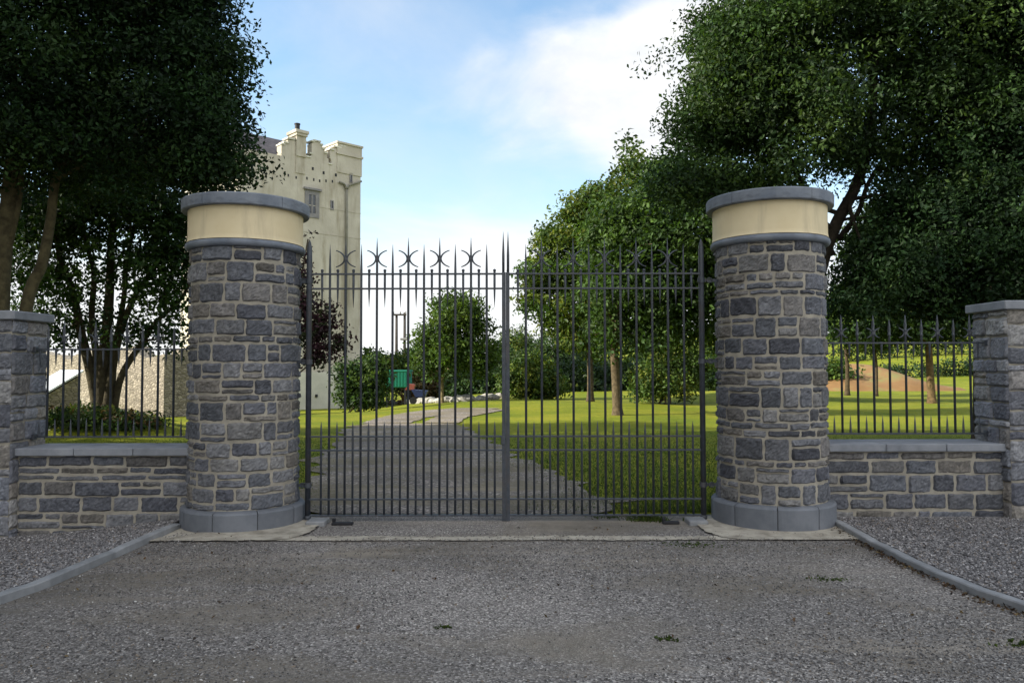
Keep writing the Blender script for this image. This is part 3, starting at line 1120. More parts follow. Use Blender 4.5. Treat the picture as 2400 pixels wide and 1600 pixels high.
# near left tree, its crown fills the upper left
Y = 12.0
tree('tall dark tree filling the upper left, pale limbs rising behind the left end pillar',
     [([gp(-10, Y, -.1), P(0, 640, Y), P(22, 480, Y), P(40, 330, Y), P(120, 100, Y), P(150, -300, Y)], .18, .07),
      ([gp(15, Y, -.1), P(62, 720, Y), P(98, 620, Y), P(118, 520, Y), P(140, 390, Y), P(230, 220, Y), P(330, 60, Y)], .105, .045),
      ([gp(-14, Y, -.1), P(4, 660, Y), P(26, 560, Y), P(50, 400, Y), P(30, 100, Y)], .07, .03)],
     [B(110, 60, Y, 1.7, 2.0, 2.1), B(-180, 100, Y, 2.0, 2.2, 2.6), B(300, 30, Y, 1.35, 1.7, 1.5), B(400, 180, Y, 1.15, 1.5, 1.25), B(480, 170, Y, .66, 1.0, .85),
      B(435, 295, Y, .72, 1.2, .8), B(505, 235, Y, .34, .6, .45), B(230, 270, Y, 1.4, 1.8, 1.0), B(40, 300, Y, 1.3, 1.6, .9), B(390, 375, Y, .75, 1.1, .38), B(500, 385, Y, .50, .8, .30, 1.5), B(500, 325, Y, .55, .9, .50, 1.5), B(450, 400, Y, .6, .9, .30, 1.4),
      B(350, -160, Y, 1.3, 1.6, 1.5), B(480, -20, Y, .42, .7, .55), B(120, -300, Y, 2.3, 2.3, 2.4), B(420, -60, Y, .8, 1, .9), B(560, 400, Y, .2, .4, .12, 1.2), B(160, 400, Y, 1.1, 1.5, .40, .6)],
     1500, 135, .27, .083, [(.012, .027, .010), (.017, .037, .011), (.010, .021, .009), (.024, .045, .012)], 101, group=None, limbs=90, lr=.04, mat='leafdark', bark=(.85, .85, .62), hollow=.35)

# many stemmed tree on the mound
Y = 17.0
b0 = gp(240, Y, -.1)
tree('many stemmed tree growing from an ivy mound behind the left wall railing',
     [([b0, P(238, 880, Y), P(250, 780, Y), P(258, 660, Y), P(262, 540, Y), P(280, 430, Y)], .17, .05),
      ([b0 + Vector((-.1, .1, 0)), P(215, 880, Y), P(190, 780, Y), P(172, 690, Y), P(140, 600, Y), P(120, 480, Y)], .14, .045),
      ([b0 + Vector((.15, -.1, 0)), P(262, 870, Y), P(285, 770, Y), P(318, 690, Y), P(352, 640, Y), P(400, 560, Y)], .11, .035),
      ([b0 + Vector((.2, .1, 0)), P(285, 880, Y), P(335, 800, Y), P(365, 755, Y), P(425, 700, Y), P(450, 640, Y)], .09, .03),
      ([b0 + Vector((-.05, .2, 0)), P(228, 850, Y), P(215, 740, Y), P(220, 640, Y), P(195, 540, Y), P(200, 430, Y)], .10, .035),
      ([b0 + Vector((.1, .2, 0)), P(268, 830, Y), P(290, 700, Y), P(300, 590, Y), P(330, 500, Y)], .09, .03)],
     [B(230, 480, Y, 1.9, 1.7, .9), B(370, 520, Y, 1.1, 1.3, .9, .85), B(130, 520, Y, 1.2, 1.3, 1.0, .8), B(400, 660, Y, .75, 1.0, .85, .9), B(150, 660, Y, 1.0, 1.1, .8, .45),
      B(130, 770, Y, .8, .9, .6, .65), B(390, 780, Y, .7, .8, .45, .7), B(280, 620, Y, 1.2, 1.2, 1.0, .38), B(300, 350, Y, 1.9, 1.7, 1.1), B(300, 770, Y, .6, .7, .3, .6), B(50, 620, Y, 1.0, 1.0, 1.2, .7), B(425, 560, Y, .6, .8, 1.3)],
     760, 52, .23, .12, GREENS + DARKG, 102, group=None, limbs=110, lr=.03, mat='leafdark', bark=(.55, .55, .42), part='stem', hollow=.2, twigs=120)

# big right tree
Y = 13.2
tree('large broad green tree filling the upper right, trunk just behind the right gate pillar',
     [([gp(1885, Y, -.1), P(1900, 760, Y), P(1925, 620, Y), P(1962, 520, Y), P(2008, 430, Y), P(2040, 300, Y), P(2050, 50, Y), P(2050, -250, Y)], .15, .06),
      ([P(1965, 560, Y), P(2010, 500, Y), P(2040, 420, Y), P(2110, 330, Y), P(2230, 250, Y)], .05, .025),
      ([P(1950, 600, Y), P(1900, 480, Y), P(1830, 330, Y), P(1760, 200, Y)], .07, .03)],
     [B(1760, 130, Y, 1.2, 1.7, 1.5), B(1690, 260, Y, .70, 1.2, 1.0), B(1620, 320, Y, .36, .7, .40), B(1860, 330, Y, 1.3, 1.7, 1.0, .85), B(1650, 430, Y, .68, 1.1, .42), B(1680, 60, Y, .30, .6, .5),
      B(1960, 60, Y, 1.6, 2.0, 1.6), B(2200, 60, Y, 1.6, 2.0, 1.7), B(2330, 150, Y, 1.2, 2, 1.6), B(2120, 300, Y, 1.1, 1.6, 1.0, .8), B(2180, 430, Y, .9, 1.5, .8),
      B(2060, 560, Y, .5, 1.0, .5), B(2020, 660, Y, .4, .8, .6), B(1850, -200, Y, 1.6, 2, 1.6), B(2150, -220, Y, 2, 2.2, 2.0), B(1560, 310, Y, .16, .4, .12, 2), B(1580, 420, Y, .3, .6, .2, 1.0),
      B(1790, 430, Y, .9, 1.4, .35, .8), B(1715, 150, Y, .62, 1.2, 1.2)],
     1900, 130, .26, .088, [(.026, .054, .016), (.034, .068, .018), (.020, .042, .014), (.048, .084, .020)], 103, group=None, limbs=110, lr=.03, mat='leaf', bark=(.25, .23, .20), hollow=.35)

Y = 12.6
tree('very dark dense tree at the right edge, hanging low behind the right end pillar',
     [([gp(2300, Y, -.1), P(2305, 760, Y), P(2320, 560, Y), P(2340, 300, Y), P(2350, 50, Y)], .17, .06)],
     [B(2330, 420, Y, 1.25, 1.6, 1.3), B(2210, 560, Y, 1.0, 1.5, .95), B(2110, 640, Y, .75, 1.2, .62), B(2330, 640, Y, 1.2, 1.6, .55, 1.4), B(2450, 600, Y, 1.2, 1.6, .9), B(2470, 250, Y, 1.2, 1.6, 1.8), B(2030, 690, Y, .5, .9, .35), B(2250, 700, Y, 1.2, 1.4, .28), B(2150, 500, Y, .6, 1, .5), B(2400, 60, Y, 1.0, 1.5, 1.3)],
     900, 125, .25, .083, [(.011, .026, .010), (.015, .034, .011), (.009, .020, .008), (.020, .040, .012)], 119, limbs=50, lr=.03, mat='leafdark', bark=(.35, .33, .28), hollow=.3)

# trees beyond the lawn, centre right
Y = 23.8
tree('leafy tree with a sunlit trunk on the lawn, nearest behind the right gate leaf',
     [([gp(1447, Y, -.1), P(1444, 900, Y), P(1440, 820, Y), P(1450, 740, Y), P(1460, 640, Y), P(1470, 520, Y)], .165, .07)],
     [B(1510, 600, Y, 1.7, 1.9, 1.7), B(1620, 560, Y, 1.7, 1.8, 1.9), B(1580, 480, Y, 1.2, 1.4, .9), B(1640, 430, Y, 1.2, 1.4, .8), B(1450, 540, Y, 1.0, 1.2, .9), B(1650, 720, Y, 1.4, 1.5, 1.2), B(1560, 730, Y, 1.2, 1.3, 1.0), B(1460, 690, Y, 1.0, 1.2, .8),
      B(1500, 400, Y, .4, .5, .4, .5), B(1475, 370, Y, .2, .2, .25, .7), B(1540, 370, Y, .5, .6, .35, .6), B(1700, 650, Y, 1.5, 1.5, 1.8), B(1430, 790, Y, .7, .8, .5), B(1520, 800, Y, .7, .9, .45)],
     900, 60, .36, .17, MIDG[:3] + GREENS, 104, group='trees on the lawn behind the gate', limbs=60, lr=.05, mat='leaf', bark=(1.05, .95, .75))
Y = 31.5
tree('rounded yellow green tree just left of the sunlit trunk, edged by sky',
     [([gp(1383, Y, -.1), P(1383, 860, Y), P(1378, 780, Y), P(1370, 680, Y), P(1360, 580, Y)], .15, .06)],
     [B(1340, 600, Y, 1.4, 1.8, 1.4), B(1430, 540, Y, 1.4, 1.8, 1.5), B(1262, 640, Y, .62, 1.2, .8), B(1250, 700, Y, .5, 1.0, .6), B(1285, 560, Y, .5, .9, .5), B(1340, 740, Y, 1.2, 1.6, 1.2), B(1410, 660, Y, 1.5, 1.8, 1.8), B(1385, 480, Y, .9, 1.2, .55), B(1345, 505, Y, .6, .9, .45), B(1430, 440, Y, .75, .9, .5), B(1478, 405, Y, .55, .7, .4), B(1500, 375, Y, .28, .3, .22, 1.2), B(1478, 350, Y, .16, .2, .2, 1.2),
      B(1400, 810, Y, .8, 1.2, .5), B(1330, 790, Y, .5, 1, .4), B(1540, 430, Y, 1.0, 1.2, .8)],
     640, 66, .33, .19, YELG + MIDG, 105, group='trees on the lawn behind the gate', limbs=50, lr=.05, mat='leaf', bark=(.9, .82, .65))
Y = 34.0
tree('small rounded tree with a slim pale trunk standing alone behind the left gate leaf',
     [([gp(1037, Y, -.1), P(1036, 900, Y), P(1042, 850, Y), P(1050, 790, Y), P(1070, 730, Y)], .085, .04)],
     [B(1070, 740, Y, 1.1, 1.2, .9), B(1030, 790, Y, .95, 1.1, .95), B(1110, 800, Y, .95, 1.1, .95), B(1060, 840, Y, 1.2, 1.2, .7), B(1150, 750, Y, .32, .4, .5, .35), B(1105, 740, Y, .4, .5, .4, .5), B(990, 800, Y, .4, .5, .5, .7), B(1000, 850, Y, .5, .7, .5), B(1130, 850, Y, .5, .7, .5), B(1075, 705, Y, .35, .4, .3)],
     380, 46, .30, .18, YELG[1:2] + MIDG + MIDG, 106, group='trees on the lawn behind the gate', limbs=36, lr=.03, bark=(2.2, 2.1, 1.6))
Y = 31.0
tree('stout pale trunked tree on the sunlit lawn seen through the right railing',
     [([gp(2182, Y, -.1), P(2180, 880, Y), P(2176, 810, Y), P(2170, 740, Y), P(2160, 640, Y)], .165, .10)],
     [B(2170, 640, Y, 2.2, 2, 1.4), B(2080, 700, Y, 1.8, 1.8, 1.0), B(2250, 700, Y, 1.8, 1.8, .9), B(2165, 765, Y, 1.3, 1.2, .5, 1.6), B(2020, 750, Y, 1.2, 1.2, 1.0, 1.2), B(2240, 765, Y, .9, 1, .55, 1.3), B(2090, 760, Y, .8, 1, .6, 1.3), B(2100, 560, Y, 2, 2, 1.4)],
     800, 55, .36, .19, YELG[1:2] + GREENS + DARKG, 107, group='trees on the lawn behind the gate', limbs=40, lr=.04, bark=(1.25, 1.0, .65))
Y = 40.0
for (px, lb, sd, w_) in ((1984, 'slim young tree before the sandy bank, nearer the right gate pillar', 108, .13), (2052, 'slim young tree with a dark trunk before the sandy bank, right of its slimmer neighbour', 109, .09)):
    tree(lb, [([gp(px, Y, -.1), P(px + 2, 860, Y), P(px - 3, 800, Y), P(px, 720, Y)], w_, .05)],
         [B(px, 730, Y, 1.3, 1.3, 1.3), B(px + 10, 790, Y, 1.0, 1.1, .7)], 170, 45, .34, .2, YELG + MIDG, sd, group='slim trees before the sandy bank', limbs=22, lr=.03, bark=(.7, .62, .5))

# purple leaved shrub behind the left pillar
Y = 10.4
tree('purple leaved shrub growing beside the left gate pillar in front of the tower',
     [([gp(688, Y, -.1), P(692, 900, Y), P(700, 780, Y), P(706, 660, Y), P(722, 560, Y)], .03, .01), ([P(694, 860, Y), P(730, 820, Y), P(780, 790, Y), P(815, 775, Y)], .016, .005), ([P(694, 880, Y), P(735, 850, Y), P(790, 840, Y)], .014, .005)],
     [B(740, 780, Y, .27, .3, .33), B(720, 720, Y, .15, .25, .3), B(790, 800, Y, .17, .2, .25, .8), B(735, 840, Y, .2, .25, .12), B(712, 650, Y, .08, .15, .25, .8), B(722, 560, Y, .07, .1, .07, .5), B(718, 600, Y, .04, .1, .10, .5), B(765, 740, Y, .13, .2, .18, .7)],
     230, 16, .07, .062, [(.035, .014, .020), (.05, .018, .024), (.028, .016, .016), (.03, .04, .015)], 110, name='purple_shrub', cat='shrub', limbs=30, lr=.006, mat='purple', hollow=.1, twigs=60)


def bush(label, px, Y, blobs, n_cl, n_per, sig, leaf, cols, seed, name='bush', cat='bush', group=None, stems=5):
    rs = np.random.default_rng(seed)
    base = gp(px, Y)
    t = thing(name, label, cat, base, group)
    C = blob_points(blobs, n_cl, rs, .45)
    C[:, 2] = np.maximum(C[:, 2], gz(C[:, 0], C[:, 1]) + .05)
    m_ = MB()
    for c in C[rs.choice(len(C), min(stems, len(C)), replace=False)]:
        m_.tube(curve(base + Vector((rs.normal(0, .2), rs.normal(0, .2), -.05)), c, rs), [.04, .035, .03, .02, .015, .008], 6, caps=False)
    m_.build('stem', M['bark'], t, smooth=True)
    cm = MB(); leaves(cm, C, rs, n_per, sig, leaf, cols)
    cm.build('foliage', M['hedge'], t)
    return t


Y = 17
bush('low ivy and undergrowth heaped round the foot of the many stemmed tree', 240, Y - .5,
     [(gp(150, Y - 1.1, .1), .5, .4, .22, .8), (gp(200, Y - .8, .08), .8, .6, .16, 1), (gp(290, Y - .8, .05), .8, .6, .18, 1), (gp(245, Y - 1.0, .10), .6, .5, .20, 1), (gp(340, Y - .6, .03), .45, .5, .14, .8)],
     200, 45, .13, .09, YELG[1:3] + GREENS + DARKG + [(.09, .06, .02), (.07, .045, .018)], 120, name='ivy_undergrowth', cat='ivy')
bush('tall ragged bush against the right corner of the tower', 840, 31,
     [B(850, 898, 31, .8, .9, .85), B(822, 870, 31, .42, .5, .45), B(878, 885, 31, .5, .6, .65), B(850, 925, 31, .8, .8, .4)], 240, 45, .26, .16, MIDG + DARKG, 121)
bush('rounded light green bush right of the gate centre post', 1250, 37,
     [B(1250, 880, 37, 1.0, 1.0, 1.0), B(1215, 900, 37, .8, .8, .8), B(1290, 905, 37, .7, .7, .7), B(1240, 855, 37, .6, .7, .4)], 260, 45, .28, .18, YELG + MIDG, 122)
bush('broad yellow green conifer like bush behind the right gate leaf', 1555, 30,
     [B(1540, 885, 30, .85, 1, .85), B(1590, 870, 30, .85, 1, 1.0), B(1560, 840, 30, .5, .6, .6), B(1510, 905, 30, .5, .7, .5), B(1620, 850, 30, .5, .6, .6)], 330, 55, .24, .13, YELG[1:] + MIDG, 123)
for i, (px, py, Y, rx, rz, c, lb) in enumerate([
    (890, 862, 52, 2.0, 1.1, YELG + MIDG, 'light green shrubs behind the green container'),
    (965, 860, 54, 2.0, 1.2, MIDG + DARKG, 'dark mixed shrub between the container and the small tree'),
    (1010, 900, 50, 1.6, 1.2, [(.07, .05, .02), (.05, .05, .018), (.09, .05, .02)], 'reddish brown low bush behind the slim pale trunk'),
    (1120, 895, 46, 1.6, .85, DARKG + GREENS, 'dark clipped hedge bush right of the small tree'),
    (1170, 860, 60, 2.6, 1.7, DARKG + GREENS, 'dark bush seen behind the gate centre post'),
    (1330, 890, 48, 2.2, 1.4, DARKG, 'dark hedge bush below the yellow green tree'),
    (1400, 895, 50, 2.2, 1.3, DARKG, 'dark hedge bush left of the sunlit trunk'),
    (1480, 890, 50, 2.2, 1.5, DARKG, 'dark hedge bush just right of the sunlit trunk'),
    (1650, 880, 48, 2.2, 1.4, MIDG + DARKG, 'green bush at the left side of the right gate pillar'),
    (1940, 880, 50, 1.2, .9, MIDG, 'green bush at the right side of the right gate pillar'),
    (1300, 830, 62, 3.0, 1.7, GREENS + DARKG, 'tall hedge tree mass low under the yellow green tree'),
    (1215, 815, 75, 2.4, 1.9, GREENS + YELG, 'rounded far bush right of the gate centre post')]):
    bush(lb, px, Y, [B(px, py, Y, rx, 1.4, rz), B(px - 15, py + 20, Y, rx, 1.4, rz * .8), B(px + 15, min(py + 25, 915), Y, rx, 1.4, rz * .8)], 200, 42, .42, .26, c, 130 + i, group='bushes along the back of the lawn')

# far woodland belts
for i, (x0, x1, Y, ht, cols, lb) in enumerate([(-60, -6, 95, 3.6, GREENS + DARKG, 'far belt of dark woodland left of the gate centre'), (-14, 34, 110, 5.6, GREENS + MIDG, 'far belt of green woodland behind the gate centre'),
                                           (34, 120, 150, 6.5, DARKG, 'far dark woodland and hedges on the rising fields at the right'), (-110, -60, 80, 6, DARKG, 'far belt of woodland beyond the left edge')]):
    rs = np.random.default_rng(200 + i)
    n_ = 420
    x = rs.uniform(x0, x1, n_); h = ht * (.75 + .3 * np.sin(x * .35) + .18 * np.sin(x * 1.1 + 1))
    y_ = Y + rs.normal(0, 2.0, n_)
    C = np.stack([x, y_, gz(x, y_) + rs.random(n_) ** .6 * h], -1)
    cm = MB(); leaves(cm, C, rs, 34, .85, .55, cols)
    tag(cm.build('woodland', M['hedge'], origin=(0, 0, 0)), lb, 'woodland', kind='stuff')

# shade trees outside the frame on the left: the light comes from there
rs0 = np.random.default_rng(300)
for i, (x, y_, h) in enumerate([(-15.5, -13, 17), (-15, -7, 18), (-15.5, -1, 18), (-15, 5, 18), (-16.5, 10.5, 17), (-25, -9, 19), (-25, 0, 19), (-26, 8, 19)]):
    cc = Vector((x, y_, h * .58))
    tree('tall roadside tree beyond the left edge of the photo, number %s from the road' % ('one two three four five six seven eight'.split()[i]),
         [([Vector((x, y_, -.2)), Vector((x + .2, y_, h * .3)), Vector((x - .1, y_ + .2, h * .75))], .35, .1)],
         [(cc, 3.6, 3.6, h * .40, 1), (cc + Vector((0, 0, h * .15)), 2.8, 2.8, h * .25, 1), (cc + Vector((1, 0, -h * .13)), 3.2, 3.6, h * .2, 1)],
         620, 26, .62, .46, DARKG, 310 + i, group='roadside trees on the left', limbs=14, lr=.06, mat='leafdark', hollow=.3)

# grass blades
def blades(name, X, Y_, Z, h, rs, cols):
    n_ = len(X)
    a = rs.uniform(0, 2 * PI, n_); w = rs.uniform(.003, .006, n_) * (1 + Y_ * .06)
    hh = h * rs.uniform(.5, 1.3, n_)
    lean = rs.normal(0, .45, (n_, 2)) * hh[:, None]
    dx = np.cos(a) * w; dy = np.sin(a) * w
    p = np.stack([X, Y_, Z], -1)
    V = np.stack([p + np.stack([-dx, -dy, 0 * X], -1), p + np.stack([dx, dy, 0 * X], -1), p + np.stack([lean[:, 0], lean[:, 1], hh], -1)], 1).reshape(-1, 3)
    f = np.arange(n_ * 3).reshape(-1, 3)
    c = np.asarray(cols)[rs.integers(len(cols), size=n_)] * (1 + rs.normal(0, .15, (n_, 1)))
    return MB().add(V, f, np.repeat(np.clip(c, .005, .5), 3, 0))


rs = np.random.default_rng(400)
n_ = 150000
y = 7.95 + 10 * rs.random(n_) ** 1.5; x = rs.uniform(-.62, .70, n_) * y
# right edge of the drive by depth
edg = sorted([(G(r, yy).y, G(l, yy).x, G(r, yy).x) for (l, r, yy) in [(690, 1470, 1206), (700, 1400, 1160), (720, 1320, 1120), (745, 1230, 1080), (775, 1170, 1045), (810, 1110, 1015), (845, 1075, 993)]])
ey = [e[0] for e in edg]
lx = np.interp(y, ey, [e[1] for e in edg]); rx = np.interp(y, ey, [e[2] for e in edg])
keep = ((x < lx + rs.normal(.05, .2, n_)) | (x > rx + rs.normal(-.12, .3, n_) - .5 * np.abs(rs.normal(0, 1, n_)) * (patchfield(x * 1.3, y) > .1)))
x, y = x[keep], y[keep]
GR = [(.035, .070, .011), (.05, .09, .012), (.075, .115, .016), (.03, .055, .010), (.09, .095, .03)]  # darker than the lawn sheet; near shade put into the blade colour
tag(blades('g', x, y, gz(x, y) - .005, .034 * (1 - .6 * sstep(12, 18, y)), rs, GR).build('grass', M['blade'], origin=(0, 0, 0)), 'short green grass of the lawn behind the gate', 'grass', kind='stuff')

rs = np.random.default_rng(450)
pth = resample(kr[:7], .05); n_ = 420
ix = rs.integers(4, len(pth), n_); q = np.array([pth[i][:] for i in ix])
q[:, 0] -= np.abs(rs.normal(0, .045, n_)); q[:, 1] -= np.abs(rs.normal(0, .05, n_)); 
n2 = 160; xx = rs.uniform(-3.2, 3.4, n2); yy = rs.uniform(3.6, 7.2, n2)
q = np.concatenate([q, np.stack([xx, yy, 0 * xx], -1)]); q[:, 2] = gz(q[:, 0], q[:, 1]) + .012
lm = MB(); leaves(lm, q, rs, .3, .008, .028, [(.05, .028, .014), (.08, .045, .02), (.03, .02, .012), (.10, .07, .03)], up=1.6)
tag(lm.build('leaf_litter', M['chip'], origin=(0, 0, 0)), 'dry brown leaf litter gathered along the right kerb', 'leaf litter', kind='stuff')

# weeds
def weed(label, px, py, r, n_, h, seed, cols):
    rs = np.random.default_rng(seed); c = G(px, py)
    d = rs.normal(0, r / 2, (n_, 2)) * np.array([1.5, .6])
    X = c.x + d[:, 0]; Yw = c.y + d[:, 1]
    mb = blades('w', X, Yw, gz(X, Yw), h, rs, cols)
    Cc = np.stack([X[:n_ // 3], Yw[:n_ // 3], gz(X[:n_ // 3], Yw[:n_ // 3]) + h * .35], -1)
    leaves(mb, Cc, rs, 2, h * .3, .022, cols)
    tag(mb.build('weed', M['blade']), label, 'weed', 'weeds in the gravel')


WG = [(.05, .08, .015), (.07, .10, .02), (.04, .06, .015)]
weed('thick green weed clump at the foot of the right gate leaf', 1520, 1219, .13, 260, .06, 501, WG)
weed('thin mossy weed strip under the right gate leaf', 1440, 1210, .18, 140, .03, 502, WG)
weed('flat weed patch in the gravel before the right gate pillar', 1620, 1275, .20, 110, .014, 503, WG)
weed('tiny weed in the gravel near the bottom centre of the forecourt', 1040, 1470, .035, 30, .016, 504, WG)
weed('small weed in the gravel below the right gate leaf, near the bottom', 1556, 1497, .05, 40, .016, 505, WG)
weed('small weed patch left of the right kerb', 1945, 1358, .11, 60, .014, 506, WG)
weed('small weed at the right edge of the gravel', 2390, 1510, .08, 50, .02, 507, WG)

# ------------------------------------------------------------------ tower house
TA = P(470, 860, 41.0); TB = P(843, 860, 48.0)
TA.z = 0; TB.z = 0
te = (TB - TA).normalized(); tn = Vector((te.y, -te.x, 0))      # outward normal, towards the camera
TL = (TB - TA).length
ZB = -1.3


def TP(px, py):
    d = ray(px, py); t = (TA - CAM).dot(tn) / d.dot(tn)
    p = CAM + d * t
    return ((p - TA).dot(te), p.z)


def Z2(x, y): return TP(500 + x / 4.355, 260 + y / 4.355)


def W(u, d, z): return TA + te * u - tn * d + Vector((0, 0, z))


def tbox(mb, u0, u1, d0, d1, z0, z1):
    if u0 > u1: u0, u1 = u1, u0
    mb.prism([W(u0, d0, z0), W(u1, d0, z0), W(u1, d0, z1), W(u0, d0, z1)], -tn * (d1 - d0))


tw = thing('tower_house', 'tall cream rendered medieval tower house with stepped battlements behind the left gate pillar', 'castle tower', W(TL / 2, 0, ZB))
D = 8.0
U0 = TP(552, 860)[0]
zb = Z2(1190, 560)[1]
m_ = MB(); tbox(m_, U0, TL, 0, D, ZB, zb)
wall = m_.build('wall', M['tower'], tw, fix=True)
# battlements on the visible face
out = [(695, 470), (695, 345), (722, 345), (722, 330), (760, 330), (760, 297), (835, 297), (945, 340), (945, 468), (985, 475), (1005, 440), (1005, 330), (1028, 316), (1060, 312), (1090, 322),
       (1092, 345), (1112, 350), (1114, 385), (1135, 390), (1137, 430), (1158, 436), (1160, 480), (1176, 490), (1178, 545), (1204, 548), (1206, 500), (1190, 480), (1190, 405), (1225, 400), (1228, 385), (1300, 380), (1320, 362), (1345, 378), (1493, 380)]
po = [Z2(*q) for q in out]
poly = [(po[0][0], zb)] + po + [(TL, po[-1][1]), (TL, zb)]
m_ = MB(); m_.prism([W(u, .0, z) for u, z in poly], -tn * .55)
m_.build('battlement', M['tower'], tw, fix=True)
# white copings of the steps
for (a, b) in zip(po[:-1], po[1:]):
    if abs(b[0] - a[0]) > .12 and abs(b[1] - a[1]) < .5:
        z = max(a[1], b[1]); m_ = MB()
        tbox(m_, min(a[0], b[0]) - .04, max(a[0], b[0]) + .04, -.06, .60, z - .02, z + .07)
        m_.build('parapet_coping', M['whitewash'], tw, fix=True)
# left part: plain wall head up to the eaves
ul, ze = Z2(690, 470); ueL, _ = Z2(480, 445)
m_ = MB(); tbox(m_, U0 + .001, ul + .02, .002, 1.0, zb - .02, ze)
m_.build('wall_head', M['tower'], tw, fix=True)
# roof, ridge parallel to the face
d = ray(500 + 460 / 4.355, 260 + 248 / 4.355); t_ = ((TA - tn * 3.4) - CAM).dot(tn) / d.dot(tn); zr = (CAM + d * t_).z
m_ = MB()
ur = Z2(1120, 400)[0]; uL = U0 + .5
m_.prism([W(uL, .25, ze - .1), W(uL, 3.4, zr), W(uL, 6.9, ze - .1)], te * (ur - uL))
m_.build('roof', M['slate'], tw, fix=True)
m_ = MB()
m_.prism([W(uL - .5, .05, ze - .1), W(uL - .5, 3.4, zr + .35), W(uL - .5, 7.1, ze - .1)], te * .55)
m_.build('gable', M['tower'], tw, fix=True)
# turret in the corner
m_ = MB(); ut = Z2(1262, 450)[0]; zt = Z2(1490, 380)[1]; zc = Z2(1490, 478)[1]
tbox(m_, ut, TL + .06, -.05, 2.4, zb - .3, zt + .02)
tbox(m_, ut - .05, TL + .12, -.12, 2.5, zc - .08, zc + .05)
tbox(m_, ut - .05, TL + .12, -.12, 2.5, zt, zt + .12)
m_.build('corner_turret', M['tower'], tw, fix=True)
m_ = MB(); u_, z_ = Z2(1385, 378); tbox(m_, u_ - .22, u_ + .22, .8, 1.3, z_, Z2(1385, 345)[1])
tbox(m_, u_ - .28, u_ + .28, .74, 1.36, Z2(1385, 352)[1], Z2(1385, 340)[1])
m_.build('turret_stack', M['tower'], tw, fix=True)
# chimney
m_ = MB(); a = Z2(842, 200); b = Z2(938, 200)
tbox(m_, a[0], b[0], -.05, .8, Z2(890, 640)[1], a[1])
tbox(m_, a[0], b[0], -.12, .8, Z2(890, 470)[1], a[1] + .002)
tbox(m_, a[0] - .12, b[0] + .12, -.26, .92, Z2(890, 235)[1], Z2(890, 205)[1])
tbox(m_, a[0] - .06, b[0] + .06, -.2, .86, Z2(890, 262)[1], Z2(890, 236)[1])
ch = m_.build('chimney', M['tower'], tw, fix=True)
a = Z2(870, 200); b = Z2(900, 200); uc = (a[0] + b[0]) / 2; zc_ = Z2(885, 118)[1]
pc = W(uc, .33, 0)
m_ = MB(); m_.lathe([(.15, a[1] - .05), (.15, zc_ - .08), (.18, zc_ - .06), (.18, zc_)], (pc.x, pc.y, 0), 14)
m_.build('chimney_pot', M['dark'], ch)
# other three sides get plain merlons
m_ = MB()
for k in range(6):
    tbox(m_, TL - .5, TL, 2.6 + k * 1.0, 3.2 + k * 1.0, zb - .01, zb + 1.0)
for k in range(8):
    tbox(m_, U0 + .3 + k * .9, U0 + .8 + k * .9, D - .5, D, zb - .01, zb + 1.0)
m_.build('rear_battlement', M['tower'], tw, fix=True)
# windows and holes
def win(x0, y0, x1, y1, fr, name='window', mull=False):
    a = Z2(x0, y1); b = Z2(x1, y0)
    g = MB()
    if fr:
        t = fr
        tbox(g, a[0] - t, a[0], -.05, .3, a[1] - t, b[1] + t); tbox(g, b[0], b[0] + t, -.05, .3, a[1] - t, b[1] + t)
        tbox(g, a[0], b[0], -.05, .3, b[1], b[1] + t); tbox(g, a[0], b[0], -.05, .3, a[1] - t, a[1])
        if fr > .1: tbox(g, a[0] - t - .1, b[0] + t + .1, -.16, .0, b[1] + t, b[1] + t + .12)
        if mull:
            mm = (a[0] + b[0]) / 2; tbox(g, mm - .06, mm + .06, -.04, .3, a[1], b[1])
        f = g.build(name, M['frame'], tw, fix=True)
        p = MB(); tbox(p, a[0], b[0], -.012, .3, a[1], b[1]); p.build('pane', M['pane'], f, fix=True)
    else:
        tbox(g, a[0], b[0], -.012, .3, a[1], b[1]); g.build(name, M['dark'], tw, fix=True)


win(972, 862, 1040, 1040, .26, mull=True)
win(1202, 925, 1218, 1000, .06)
win(1396, 645, 1410, 722, .05)
for (x, y_) in ((1015, 590), (1125, 632), (1250, 655)): win(x - 10, y_ - 13, x + 10, y_ + 13, 0, 'beam_hole')
for (x, y_) in ((955, 688), (1025, 702), (1085, 714), (1150, 714), (1215, 720), (765, 658), (845, 680)): win(x - 7, y_ - 12, x + 7, y_ + 12, 0, 'corbel_hole')
# drain pipe with two arms
m_ = MB()
def tp3(x, y_, off=.12):
    u, z = Z2(x, y_); return W(u, -off, z)
m_.tube([tp3(1350, 775), tp3(1350, 1200), W(Z2(1350, 1200)[0], -.12, -.9)], .075, 10)
m_.tube([tp3(1275, 730), tp3(1310, 742), tp3(1350, 775)], .07, 10)
m_.tube([tp3(1500, 722), tp3(1450, 740), tp3(1370, 765), tp3(1350, 778)], .07, 10)
m_.tube([tp3(1350, 765), tp3(1350, 800)], .12, 10)
m_.build('drain_pipe', M['pipe'], tw, smooth=True)
# string courses
m_ = MB()
for yy in (985, 1255):
    u0, z = Z2(1100, yy); tbox(m_, U0, TL + .01, -.02, .0, z, z + .05)
m_.build('string_course', M['tower'], tw, fix=True)
# whitewashed foot
z = TP(745, 872)[1]
m_ = MB(); tbox(m_, U0, TP(806, 900)[0], -.15, .0, ZB, z)
m_.build('whitewashed_base', M['whitewash'], tw, fix=True)
m_ = MB(); u_, z_ = TP(738, 927); tbox(m_, u_ - .07, u_ + .07, -.22, -.14, z_ - .08, z_ + .08)
m_.build('vent', M['dark'], tw, fix=True)

